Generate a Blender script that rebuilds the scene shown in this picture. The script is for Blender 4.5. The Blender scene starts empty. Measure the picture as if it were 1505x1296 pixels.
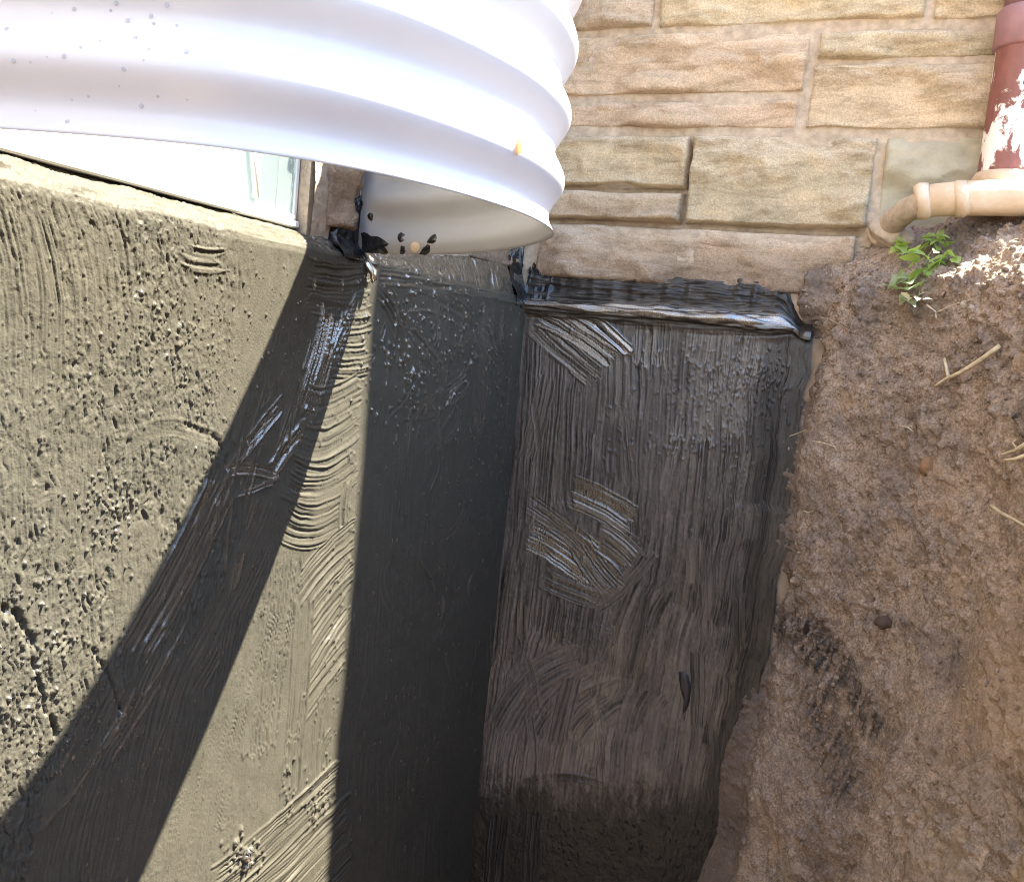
import bpy, math, random
import numpy as np
from mathutils import Matrix, Vector
from mathutils.bvhtree import BVHTree

scene = bpy.context.scene
COL = scene.collection
rad = math.radians

# ------------------------------------------------------------------ camera
IW, IH = 1505.0, 1296.0
F_PX = 1294.73
PITCH, ROLL, YAW = 0.109047, 0.0994287, 0.3785288
CAM = np.array([0.6948176, -1.7536337, -0.0960396])
_fw = np.array([-math.sin(YAW) * math.cos(PITCH), math.cos(YAW) * math.cos(PITCH), -math.sin(PITCH)])
_r = np.array([math.cos(YAW), math.sin(YAW), 0.0])
_u = np.cross(_r, _fw)
R2 = _r * math.cos(ROLL) + _u * math.sin(ROLL)
U2 = -_r * math.sin(ROLL) + _u * math.cos(ROLL)
cd = bpy.data.cameras.new('camera')
cam = bpy.data.objects.new('camera', cd)
COL.objects.link(cam)
cd.sensor_fit = 'HORIZONTAL'
cd.sensor_width = 36.0
cd.lens = F_PX / IW * 36.0
cd.clip_start = 0.02
cd.clip_end = 2000
m = Matrix.Identity(4)
for i in range(3):
    m[i][0], m[i][1], m[i][2], m[i][3] = R2[i], U2[i], -_fw[i], CAM[i]
cam.matrix_world = m
scene.camera = cam

# ------------------------------------------------------------------ light
SUN_L = Vector((-1.0, -0.635, -2.42)).normalized()      # direction the light travels
to_sun = -SUN_L
elev = math.asin(to_sun.z)
world = bpy.data.worlds.new('World')
scene.world = world
world.use_nodes = True
nt = world.node_tree
bg = nt.nodes['Background']
sky = nt.nodes.new('ShaderNodeTexSky')
sky.sky_type = 'NISHITA'
sky.sun_disc = False
sky.sun_elevation = elev
sky.sun_rotation = math.atan2(to_sun.x, to_sun.y)
sky.air_density = 1.3
sky.dust_density = 0.6
sky.ozone_density = 1.0
nt.links.new(sky.outputs[0], bg.inputs[0])
bg.inputs[1].default_value = 0.09
sd = bpy.data.lights.new('sun', 'SUN')
sd.energy = 5.0
sd.angle = rad(0.53)
sd.color = (1.0, 0.91, 0.74)
sun = bpy.data.objects.new('sun', sd)
COL.objects.link(sun)
sun.rotation_euler = SUN_L.to_track_quat('-Z', 'Y').to_euler()
sun.location = (3, 2, 8)
scene.view_settings.view_transform = 'Standard'
scene.view_settings.look = 'None'
scene.view_settings.exposure = 3.2
scene.view_settings.gamma = 1.0
try:
    scene.view_settings.use_curve_mapping = False
except Exception:
    pass
scene.cycles.max_bounces = 8
scene.cycles.diffuse_bounces = 5
scene.cycles.use_denoising = True
scene.cycles.denoising_prefilter = 'NONE'
scene.cycles.use_adaptive_sampling = False
scene.cycles.sample_clamp_indirect = 1.2
scene.cycles.filter_width = 1.0

# ------------------------------------------------------------------ helpers
def ray(q):
    q = np.asarray(q, float)
    d = _fw + ((q[..., 0:1] - IW / 2) / F_PX) * R2 - ((q[..., 1:2] - IH / 2) / F_PX) * U2
    return d

def on_plane(q, ax, v):
    """the point of the plane (axis = v) seen at photo position q"""
    d = ray(q)
    t = (v - CAM[ax]) / d[..., ax]
    return CAM + d * t[..., None]

def to_px(P):
    d = np.asarray(P, float) - CAM
    z = d @ _fw
    return np.stack([IW / 2 + F_PX * (d @ R2) / z, IH / 2 - F_PX * (d @ U2) / z], -1)

_tabs = {}
def _tab(seed):
    if seed not in _tabs:
        _tabs[seed] = np.random.RandomState(seed).rand(256, 256).astype(np.float32) * 2 - 1
    return _tabs[seed]

def vn(u, v, seed=0):
    t = _tab(seed)
    u = np.asarray(u, np.float32) + 1000.37
    v = np.asarray(v, np.float32) + 1000.71
    iu = np.floor(u).astype(np.int32)
    iv = np.floor(v).astype(np.int32)
    fu = u - iu
    fv = v - iv
    fu = fu * fu * (3 - 2 * fu)
    fv = fv * fv * (3 - 2 * fv)
    iu0 = iu & 255; iu1 = (iu + 1) & 255
    iv0 = iv & 255; iv1 = (iv + 1) & 255
    a = t[iu0, iv0]; b = t[iu1, iv0]; c = t[iu0, iv1]; d = t[iu1, iv1]
    return (a + (b - a) * fu) + ((c + (d - c) * fu) - (a + (b - a) * fu)) * fv

def fbm(u, v, seed=0, octv=4, gain=0.5, lac=2.03):
    s = 0; a = 1.0; n = 0
    for k in range(octv):
        s = s + a * vn(u * lac ** k + 13.1 * k, v * lac ** k + 7.7 * k, seed + k)
        n += a
        a *= gain
    return s / n

def sst(a, b, x):
    t = np.clip((x - a) / (b - a), 0, 1)
    return t * t * (3 - 2 * t)

def link(name, me, mat=None, parent=None):
    o = bpy.data.objects.new(name, me)
    COL.objects.link(o)
    if mat is not None:
        me.materials.append(mat)
    if parent is not None:
        o.parent = parent
    return o

def tag(o, label=None, cat=None, group=None, kind=None):
    if label: o['label'] = label
    if cat: o['category'] = cat
    if group: o['group'] = group
    if kind: o['kind'] = kind
    return o

def empty(name, label, cat, group=None, loc=(0, 0, 0)):
    o = bpy.data.objects.new(name, None)
    COL.objects.link(o)
    o.empty_display_size = 0.05
    o.location = loc
    return tag(o, label, cat, group)

def mesh_np(name, V, Q, smooth=True):
    me = bpy.data.meshes.new(name)
    V = np.ascontiguousarray(V, np.float32).reshape(-1, 3)
    Q = np.ascontiguousarray(Q, np.int32)
    k = Q.shape[1]
    me.vertices.add(len(V))
    me.vertices.foreach_set('co', V.ravel())
    me.loops.add(Q.size)
    me.loops.foreach_set('vertex_index', Q.ravel())
    me.polygons.add(len(Q))
    me.polygons.foreach_set('loop_start', np.arange(0, Q.size, k, dtype=np.int32))
    me.polygons.foreach_set('loop_total', np.full(len(Q), k, np.int32))
    me.update(calc_edges=True)
    if smooth:
        me.polygons.foreach_set('use_smooth', np.ones(len(Q), bool))
    return me

def grid_quads(nr, nc, flip=False):
    i = np.arange(nr * nc).reshape(nr, nc)
    a, b, c, d = i[:-1, :-1], i[:-1, 1:], i[1:, 1:], i[1:, :-1]
    q = np.stack([a, d, c, b] if flip else [a, b, c, d], -1)
    return q.reshape(-1, 4)

def grid_mesh(name, P, flip=False, attrs=None):
    nr, nc = P.shape[:2]
    me = mesh_np(name, P, grid_quads(nr, nc, flip))
    for k, v in (attrs or {}).items():
        at = me.attributes.new(k, 'FLOAT', 'POINT')
        at.data.foreach_set('value', np.ascontiguousarray(v, np.float32).ravel())
    return me

class MB:
    def __init__(self): self.v = []; self.f = []
    def add(self, vs, fs):
        o = len(self.v)
        self.v += [tuple(map(float, p)) for p in vs]
        self.f += [tuple(i + o for i in f) for f in fs]
    def box(self, x0, x1, y0, y1, z0, z1, bev=0.0):
        if bev <= 0:
            vs = [(x, y, z) for x in (x0, x1) for y in (y0, y1) for z in (z0, z1)]
            self.add(vs, [(0, 1, 3, 2), (4, 6, 7, 5), (0, 4, 5, 1), (2, 3, 7, 6), (0, 2, 6, 4), (1, 5, 7, 3)])
            return
        # chamfered box: 24 verts
        xs, ys, zs = (x0, x1), (y0, y1), (z0, z1)
        vs = []; ix = {}
        for a in (0, 1):
            for b in (0, 1):
                for c in (0, 1):
                    sx = bev if a == 0 else -bev
                    sy = bev if b == 0 else -bev
                    sz = bev if c == 0 else -bev
                    ix[a, b, c] = len(vs)
                    vs += [(xs[a], ys[b] + sy, zs[c] + sz), (xs[a] + sx, ys[b], zs[c] + sz), (xs[a] + sx, ys[b] + sy, zs[c])]
        I = lambda a, b, c, k: ix[a, b, c] + k
        fs = []
        for a in (0, 1):
            fs.append([I(a, 0, 0, 0), I(a, 1, 0, 0), I(a, 1, 1, 0), I(a, 0, 1, 0)])
            fs.append([I(0, a, 0, 1), I(1, a, 0, 1), I(1, a, 1, 1), I(0, a, 1, 1)])
            fs.append([I(0, 0, a, 2), I(1, 0, a, 2), I(1, 1, a, 2), I(0, 1, a, 2)])
            for b in (0, 1):
                fs.append([I(a, b, 0, 0), I(a, b, 1, 0), I(a, b, 1, 1), I(a, b, 0, 1)])
                fs.append([I(a, 0, b, 0), I(a, 1, b, 0), I(a, 1, b, 2), I(a, 0, b, 2)])
                fs.append([I(0, a, b, 1), I(1, a, b, 1), I(1, a, b, 2), I(0, a, b, 2)])
                for c in (0, 1):
                    fs.append([I(a, b, c, 0), I(a, b, c, 1), I(a, b, c, 2)])
        self.add(vs, fs)
    def tube(self, pts, rads, n=8, cap=True):
        pts = [Vector(p) for p in pts]
        rings = []
        up = Vector((0.13, 0.29, 0.95)).normalized()
        vs = []
        for i, p in enumerate(pts):
            t = (pts[min(i + 1, len(pts) - 1)] - pts[max(i - 1, 0)]).normalized()
            a = t.cross(up)
            if a.length < 1e-4: a = t.cross(Vector((1, 0, 0)))
            a.normalize(); b = t.cross(a)
            for k in range(n):
                an = 2 * math.pi * k / n
                vs.append(p + (a * math.cos(an) + b * math.sin(an)) * rads[i])
        fs = []
        for i in range(len(pts) - 1):
            for k in range(n):
                k2 = (k + 1) % n
                fs.append((i * n + k, i * n + k2, (i + 1) * n + k2, (i + 1) * n + k))
        if cap:
            fs.append(tuple(range(n))[::-1])
            fs.append(tuple((len(pts) - 1) * n + k for k in range(n)))
        self.add(vs, fs)
    def mesh(self, name, smooth=False):
        me = bpy.data.meshes.new(name)
        me.from_pydata(self.v, [], self.f)
        import bmesh
        bm = bmesh.new(); bm.from_mesh(me)
        bmesh.ops.recalc_face_normals(bm, faces=bm.faces)
        bm.to_mesh(me); bm.free()
        if smooth:
            for p in me.polygons: p.use_smooth = True
        return me
    def build(self, name, mat=None, parent=None, smooth=False):
        return link(name, self.mesh(name, smooth), mat, parent)

# ------------------------------------------------------------------ materials
def new_mat(name):
    mt = bpy.data.materials.new(name)
    mt.use_nodes = True
    n = mt.node_tree
    b = n.nodes['Principled BSDF']
    return mt, n, b

def N(n, typ, **kw):
    nd = n.nodes.new(typ)
    for k, v in kw.items():
        setattr(nd, k, v)
    return nd

def noise(n, scale, detail=4, rough=0.6, vec=None, dist=0.0):
    t = N(n, 'ShaderNodeTexNoise')
    t.inputs['Scale'].default_value = scale
    t.inputs['Detail'].default_value = detail
    t.inputs['Roughness'].default_value = rough
    t.inputs['Distortion'].default_value = dist
    if vec is not None: n.links.new(vec, t.inputs['Vector'])
    return t

def ramp(n, src, stops):
    r = N(n, 'ShaderNodeValToRGB')
    e = r.color_ramp.elements
    while len(e) < len(stops): e.new(0.5)
    for k, (p, c) in enumerate(stops):
        e[k].position = p
        e[k].color = (*c, 1) if len(c) == 3 else c
    n.links.new(src, r.inputs[0])
    return r

def mixc(n, fac, a, b, blend='MIX'):
    x = N(n, 'ShaderNodeMix', data_type='RGBA', blend_type=blend)
    for s, v in ((x.inputs[0], fac), (x.inputs[6], a), (x.inputs[7], b)):
        if isinstance(v, (int, float)): s.default_value = v
        elif isinstance(v, tuple): s.default_value = (*v, 1)
        else: n.links.new(v, s)
    return x.outputs[2]

def bump(n, b, src, strength, dist=0.002, prev=None):
    x = N(n, 'ShaderNodeBump')
    x.inputs['Strength'].default_value = strength
    x.inputs['Distance'].default_value = dist
    n.links.new(src, x.inputs['Height'])
    if prev is not None: n.links.new(prev, x.inputs['Normal'])
    n.links.new(x.outputs[0], b.inputs['Normal'])
    return x.outputs[0]

def mul(n, a, k):
    x = N(n, 'ShaderNodeMath', operation='MULTIPLY')
    n.links.new(a, x.inputs[0]); x.inputs[1].default_value = k
    return x.outputs[0]

def obj_co(n, sc=(1, 1, 1)):
    t = N(n, 'ShaderNodeTexCoord')
    mp = N(n, 'ShaderNodeMapping')
    mp.inputs['Scale'].default_value = sc
    n.links.new(t.outputs['Object'], mp.inputs['Vector'])
    return mp.outputs[0]

def attr(n, name):
    a = N(n, 'ShaderNodeAttribute', attribute_name=name)
    return a.outputs['Fac']

def mat_tar(name, thick, thin_c, r0, r1, grain, spec):
    """brushed waterproofing; attr thin = how much of the wall shows through, gloss = fresh film"""
    mt, n, b = new_mat(name)
    co = obj_co(n)
    th = attr(n, 'thin'); gl = attr(n, 'gloss')
    nz = noise(n, 60, 5, 0.65, co)
    c1 = ramp(n, nz.outputs[0], [(0.3, tuple(c * 0.8 for c in thick)), (0.7, tuple(c * 1.2 for c in thick))])
    nz2 = noise(n, 25, 4, 0.7, co)
    c2 = ramp(n, nz2.outputs[0], [(0.3, tuple(c * 0.75 for c in thin_c)), (0.7, tuple(c * 1.25 for c in thin_c))])
    col = mixc(n, th, c1.outputs[0], c2.outputs[0])
    n.links.new(col, b.inputs['Base Color'])
    mr = N(n, 'ShaderNodeMapRange')
    n.links.new(gl, mr.inputs[0])
    mr.inputs[3].default_value = r1
    mr.inputs[4].default_value = r0
    n.links.new(mr.outputs[0], b.inputs['Roughness'])
    f = noise(n, 420, 3, 0.6, co)
    pv = bump(n, b, f.outputs[0], grain, 0.0012)
    f2 = noise(n, 700, 2, 0.6, obj_co(n, (1, 1, 0.14)))
    pv2 = bump(n, b, f2.outputs[0], grain * 0.8, 0.001, pv)
    n.links.new(pv2, b.inputs['Coat Normal'])
    b.inputs['Specular IOR Level'].default_value = spec
    sq = N(n, 'ShaderNodeMath', operation='POWER')
    n.links.new(gl, sq.inputs[0]); sq.inputs[1].default_value = 2.2
    n.links.new(sq.outputs[0], b.inputs['Coat Weight'])
    b.inputs['Coat IOR'].default_value = 3.0
    b.inputs['Coat Roughness'].default_value = 0.09
    return mt

M = {}
M['tar_left'] = mat_tar('waterproofing_olive', (0.0600, 0.0575, 0.0470), (0.076, 0.070, 0.054), 0.13, 0.6, 0.5, 0.12)
M['tar_end'] = mat_tar('waterproofing_thin', (0.012, 0.0117, 0.012), (0.140, 0.121, 0.109), 0.15, 0.6, 0.6, 0.28)

def mat_plain(name, col, rough=0.5, var=0.15, scale=20, bmp=0.0, bscale=200, metallic=0.0, spec=0.5):
    mt, n, b = new_mat(name)
    co = obj_co(n)
    nz = noise(n, scale, 5, 0.6, co)
    r = ramp(n, nz.outputs[0], [(0.3, tuple(c * (1 - var) for c in col)), (0.7, tuple(min(1, c * (1 + var)) for c in col))])
    n.links.new(r.outputs[0], b.inputs['Base Color'])
    b.inputs['Roughness'].default_value = rough
    b.inputs['Metallic'].default_value = metallic
    b.inputs['Specular IOR Level'].default_value = spec
    if bmp:
        f = noise(n, bscale, 4, 0.6, co)
        bump(n, b, f.outputs[0], bmp, 0.002)
    return mt

M['concrete'] = mat_plain('bare_concrete', (0.27, 0.205, 0.145), 0.9, 0.25, 40, 0.6, 250)
M['mortar'] = mat_plain('mortar', (0.41, 0.33, 0.25), 0.95, 0.25, 60, 0.7, 220)
M['cement_patch'] = mat_plain('grey_cement', (0.37, 0.33, 0.24), 0.95, 0.15, 25, 0.6, 200)
M['tar_black'] = mat_plain('fresh_tar', (0.016, 0.0155, 0.016), 0.14, 0.2, 60, 0.3, 160)
M['tar_dull'] = mat_plain('half_dry_tar', (0.018, 0.018, 0.019), 0.5, 0.25, 60, 0.5, 160)
M['vinyl'] = mat_plain('white_vinyl', (0.82, 0.82, 0.8), 0.35, 0.03, 15)
def mat_glass():
    mt, n, b = new_mat('window_glass')
    b.inputs['Base Color'].default_value = (0.72, 0.83, 0.86, 1)
    b.inputs['Roughness'].default_value = 0.03
    b.inputs['Transmission Weight'].default_value = 0.88
    b.inputs['IOR'].default_value = 1.5
    return mt
M['glass_pane'] = mat_glass()
M['curtain'] = mat_plain('white_curtain', (0.75, 0.78, 0.77), 0.8, 0.03, 20)
M['bolt'] = mat_plain('zinc', (0.6, 0.6, 0.58), 0.25, 0.1, 80, metallic=1.0)
M['root'] = mat_plain('root_bark', (0.5, 0.42, 0.28), 0.8, 0.25, 90, 0.4, 300)
M['root_dark'] = mat_plain('brown_root_bark', (0.3, 0.22, 0.14), 0.85, 0.25, 90, 0.4, 300)
M['stem'] = mat_plain('weed_stem', (0.22, 0.26, 0.12), 0.6, 0.2, 60)

def mat_shell():
    mt, n, b = new_mat('galvanised_white')
    co = obj_co(n)
    nz = noise(n, 9, 4, 0.6, co)
    r = ramp(n, nz.outputs[0], [(0.3, (0.58, 0.55, 0.565)), (0.7, (0.63, 0.60, 0.615))])
    n.links.new(r.outputs[0], b.inputs['Base Color'])
    b.inputs['Roughness'].default_value = 0.3
    b.inputs['Specular IOR Level'].default_value = 0.6
    return mt
M['shell'] = mat_shell()

def mat_stone():
    mt, n, b = new_mat('sandstone')
    co = obj_co(n)
    oi = N(n, 'ShaderNodeObjectInfo')
    rp = ramp(n, oi.outputs['Random'], [(0.0, (0.49, 0.36, 0.255)), (0.3, (0.51, 0.395, 0.27)), (0.6, (0.46, 0.385, 0.26)), (0.85, (0.50, 0.365, 0.265)), (1.0, (0.44, 0.35, 0.26))])
    n1 = noise(n, 9, 6, 0.65, co, 0.4)
    v1 = ramp(n, n1.outputs[0], [(0.25, (0.72, 0.70, 0.64)), (0.5, (1, 1, 1)), (0.75, (1.22, 1.16, 1.1))])
    c = mixc(n, 1.0, rp.outputs[0], v1.outputs[0], 'MULTIPLY')
    n2 = noise(n, 16, 4, 0.6, co)
    g = ramp(n, n2.outputs[0], [(0.5, (0, 0, 0)), (0.7, (0.4, 0.4, 0.4))])
    c = mixc(n, g.outputs[0], c, (0.27, 0.25, 0.17))
    dt = attr(n, 'dirty')
    n3 = noise(n, 70, 5, 0.7, co)
    c3 = ramp(n, n3.outputs[0], [(0.3, (0.12, 0.085, 0.062)), (0.7, (0.30, 0.215, 0.15))])
    c = mixc(n, dt, c, c3.outputs[0])
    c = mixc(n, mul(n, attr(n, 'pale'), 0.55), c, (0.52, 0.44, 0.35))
    ns = noise(n, 22, 5, 0.7, obj_co(n, (0.5, 0.5, 2.2)), 0.6)
    vs_ = ramp(n, ns.outputs[0], [(0.32, (0.68, 0.64, 0.58)), (0.5, (1, 1, 1)), (0.7, (1.17, 1.16, 1.14))])
    c = mixc(n, 1.0, c, vs_.outputs[0], 'MULTIPLY')
    n4 = noise(n, 300, 3, 0.7, co)
    v4 = ramp(n, n4.outputs[0], [(0.34, (0.76, 0.75, 0.74)), (0.66, (1.16, 1.16, 1.16))])
    c = mixc(n, 1.0, c, v4.outputs[0], 'MULTIPLY')
    n.links.new(c, b.inputs['Base Color'])
    b.inputs['Roughness'].default_value = 0.9
    f = noise(n, 160, 5, 0.7, co)
    bump(n, b, f.outputs[0], 0.8, 0.004)
    return mt
M['stone'] = mat_stone()

def mat_dirt(name='dirt'):
    mt, n, b = new_mat(name)
    co = obj_co(n)
    n1 = noise(n, 7, 7, 0.66, co, 0.8)
    c = ramp(n, n1.outputs[0], [(0.30, (0.17, 0.134, 0.113)), (0.43, (0.285, 0.225, 0.187)), (0.53, (0.36, 0.275, 0.21)), (0.62, (0.335, 0.27, 0.226)), (0.72, (0.47, 0.36, 0.255))]).outputs[0]
    n2 = noise(n, 45, 5, 0.7, co)
    v2 = ramp(n, n2.outputs[0], [(0.3, (0.66, 0.64, 0.62)), (0.7, (1.28, 1.27, 1.26))])
    c = mixc(n, 1.0, c, v2.outputs[0], 'MULTIPLY')
    n3 = noise(n, 260, 3, 0.7, co)
    v3 = ramp(n, n3.outputs[0], [(0.34, (0.58, 0.56, 0.54)), (0.66, (1.34, 1.34, 1.34))])
    c = mixc(n, 1.0, c, v3.outputs[0], 'MULTIPLY')
    c = mixc(n, attr(n, 'pale'), c, (0.42, 0.33, 0.24))
    c = mixc(n, attr(n, 'ochre'), c, (0.36, 0.24, 0.14))
    c = mixc(n, attr(n, 'damp'), c, (0.12, 0.088, 0.07))
    c = mixc(n, attr(n, 'tar'), c, (0.022, 0.021, 0.022))
    n.links.new(c, b.inputs['Base Color'])
    b.inputs['Roughness'].default_value = 0.92
    f = noise(n, 210, 6, 0.78, co)
    bump(n, b, f.outputs[0], 0.9, 0.004)
    return mt
M['dirt'] = mat_dirt()

def mat_downpipe():
    mt, n, b = new_mat('peeling_maroon_paint')
    co = obj_co(n, (1, 1, 0.55))
    n1 = noise(n, 19, 6, 0.65, co, 0.4)
    k = ramp(n, n1.outputs[0], [(0.51, (0, 0, 0)), (0.54, (1, 1, 1))])
    n2 = noise(n, 60, 4, 0.6, co)
    c0 = ramp(n, n2.outputs[0], [(0.3, (0.15, 0.052, 0.045)), (0.7, (0.22, 0.08, 0.066))])
    c = mixc(n, k.outputs[0], c0.outputs[0], (0.74, 0.70, 0.66))
    n.links.new(c, b.inputs['Base Color'])
    b.inputs['Roughness'].default_value = 0.5
    bump(n, b, k.outputs[0], 0.5, 0.001)
    return mt
M['downpipe'] = mat_downpipe()
M['pipe_collar'] = mat_plain('faded_maroon_paint', (0.25, 0.13, 0.14), 0.55, 0.15, 30)

def mat_clay():
    mt, n, b = new_mat('clay')
    co = obj_co(n)
    n1 = noise(n, 22, 5, 0.6, co)
    c = ramp(n, n1.outputs[0], [(0.3, (0.45, 0.32, 0.21)), (0.55, (0.56, 0.43, 0.30)), (0.75, (0.62, 0.53, 0.44))]).outputs[0]
    n.links.new(c, b.inputs['Base Color'])
    b.inputs['Roughness'].default_value = 0.7
    f = noise(n, 150, 4, 0.6, co)
    bump(n, b, f.outputs[0], 0.3, 0.002)
    return mt
M['clay'] = mat_clay()

def mat_leaf(name, col):
    mt, n, b = new_mat(name)
    co = obj_co(n)
    n1 = noise(n, 60, 3, 0.6, co)
    c = ramp(n, n1.outputs[0], [(0.3, tuple(x * 0.7 for x in col)), (0.7, tuple(x * 1.3 for x in col))]).outputs[0]
    n.links.new(c, b.inputs['Base Color'])
    b.inputs['Roughness'].default_value = 0.5
    tr = N(n, 'ShaderNodeBsdfTranslucent')
    tr.inputs[0].default_value = (col[0] * 1.6, col[1] * 1.7, col[2] * 0.8, 1)
    mx = N(n, 'ShaderNodeMixShader')
    mx.inputs[0].default_value = 0.4
    out = n.nodes['Material Output']
    n.links.new(b.outputs[0], mx.inputs[1]); n.links.new(tr.outputs[0], mx.inputs[2])
    n.links.new(mx.outputs[0], out.inputs[0])
    return mt
M['leaf'] = mat_leaf('leaf_green', (0.33, 0.44, 0.15))
M['leaf_shade'] = mat_leaf('leaf_green_shade', (0.31, 0.37, 0.24))  # sunlit and shaded leaf tones set as two colours, this one shaded
M['leaf_dry'] = mat_leaf('leaf_dry', (0.42, 0.2, 0.09))

def mat_drop():
    mt, n, b = new_mat('water')
    b.inputs['Base Color'].default_value = (0.9, 0.92, 0.95, 1)
    b.inputs['Roughness'].default_value = 0.03
    b.inputs['Transmission Weight'].default_value = 0.85
    b.inputs['IOR'].default_value = 1.33
    return mt
M['water'] = mat_drop()

# ------------------------------------------------------------------ relief fields
def stroke(H, G, U, T, low, thin, pts, w, amp, sp, seed, lift=0.0, soft=0.0022, lip=1.0, cover=0.92, comb=False, gl=None, dthin=None):
    """one pull of a brush along a bent path, laid over what is there"""
    sp = sp * 0.45
    lip = lip * 0.45
    p = np.array(pts, float)
    tt = np.linspace(0, 1, 40)[:, None]
    if len(p) == 2:
        C = p[0] * (1 - tt) + p[1] * tt
    else:
        C = p[0] * (1 - tt) ** 2 + 2 * p[1] * tt * (1 - tt) + p[2] * tt ** 2
    mg = w / 2 + 0.012
    lo = C.min(0) - mg; hi = C.max(0) + mg
    sel = np.where((U > lo[0]) & (U < hi[0]) & (T > lo[1]) & (T < hi[1]))
    if len(sel[0]) == 0: return
    u = U[sel]; t = T[sel]
    seg = C[1:] - C[:-1]
    sl = np.sqrt((seg ** 2).sum(1)); S = np.concatenate([[0], np.cumsum(sl)])
    tan = seg / sl[:, None]
    mid = (C[1:] + C[:-1]) / 2
    best = np.full(len(u), 1e9, np.float32); bi = np.zeros(len(u), np.int32)
    for k in range(len(mid)):
        d = (u - mid[k, 0]) ** 2 + (t - mid[k, 1]) ** 2
        mm = d < best
        best[mm] = d[mm]; bi[mm] = k
    du = u - C[bi, 0]; dt = t - C[bi, 1]
    tx = tan[bi, 0]; ty = tan[bi, 1]
    s = S[bi] + du * tx + dt * ty
    c = -du * ty + dt * tx
    L = S[-1]
    wob = 0.035 * w * vn(s * 11, seed * 1.7 + 0 * s, seed) + 0.0012 * vn(s * 50, c * 40, seed + 1)
    ce = c + wob
    e1 = 0.016 * vn(c * 170, 0 * c + seed, seed + 2)
    mask = sst(w / 2, w / 2 - soft, np.abs(ce)) * sst(0, soft * 4, s + e1) * sst(L, L - soft * 4, s + e1)
    br = vn(ce / sp + 0.15 * vn(s * 12, ce * 30, seed + 3), s * 6, seed + 4) + 0.55 * vn(ce / sp * 2.1, s * 16, seed + 5)
    br = br * (0.75 + 0.6 * vn(s * 18, ce * 30, seed + 6))
    if comb: br = -1.5 * sst(-0.05, 0.5, br) + 0.25 * br + 0.5
    amp = amp * 1.3
    h = amp * br + lift
    h = h + lip * amp * 1.3 * np.exp(-((np.abs(ce) - w / 2 + soft) / 0.0028) ** 2)
    h = h + lip * amp * 1.6 * np.exp(-((s + e1 - L + soft * 2) / 0.004) ** 2)
    k = mask * cover
    H[sel] = H[sel] * (1 - k) + (low[sel] + h) * k
    if gl is not None: G[sel] = G[sel] * (1 - k) + gl * k
    if dthin is not None:
        thin[sel] = thin[sel] * (1 - k) + np.clip(dthin + 0.55 * br, 0, 1) * k

def dabs(H, U, T, arr, G=None):
    """small raised beads: (u, t, radius, height, stretch)"""
    nr, nc = U.shape
    ucol = U[0]
    for (u0, t0, r, h, st) in arr:
        j0 = np.searchsorted(ucol, u0 - 2.2 * r); j1 = np.searchsorted(ucol, u0 + 2.2 * r) + 1
        if j1 <= j0 + 1 or j0 >= nc: continue
        jm = min((j0 + j1) // 2, nc - 1)
        tc = T[:, jm]
        i0 = np.searchsorted(tc, t0 - 2.6 * r * st); i1 = np.searchsorted(tc, t0 + 2.6 * r * st) + 1
        s = (slice(i0, i1), slice(j0, j1))
        d = ((U[s] - u0) / r) ** 2 + ((T[s] - t0) / (r * st)) ** 2
        e_ = np.exp(-d * 1.3)
        H[s] += h * e_
        if G is not None: G[s] = np.maximum(G[s], np.minimum(1, 1.6 * e_))

# ------------------------------------------------------------------ left foundation wall (plane x = 0)
foundA = empty('foundation_wall', 'long foundation wall under the window well, coated dark and crossed by a hard sunlit band', 'foundation wall')
def profile(pts, T):
    pts = np.array(pts, float)
    return np.interp(T, pts[:, 0], pts[:, 1]), np.interp(T, pts[:, 0], pts[:, 2])

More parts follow.
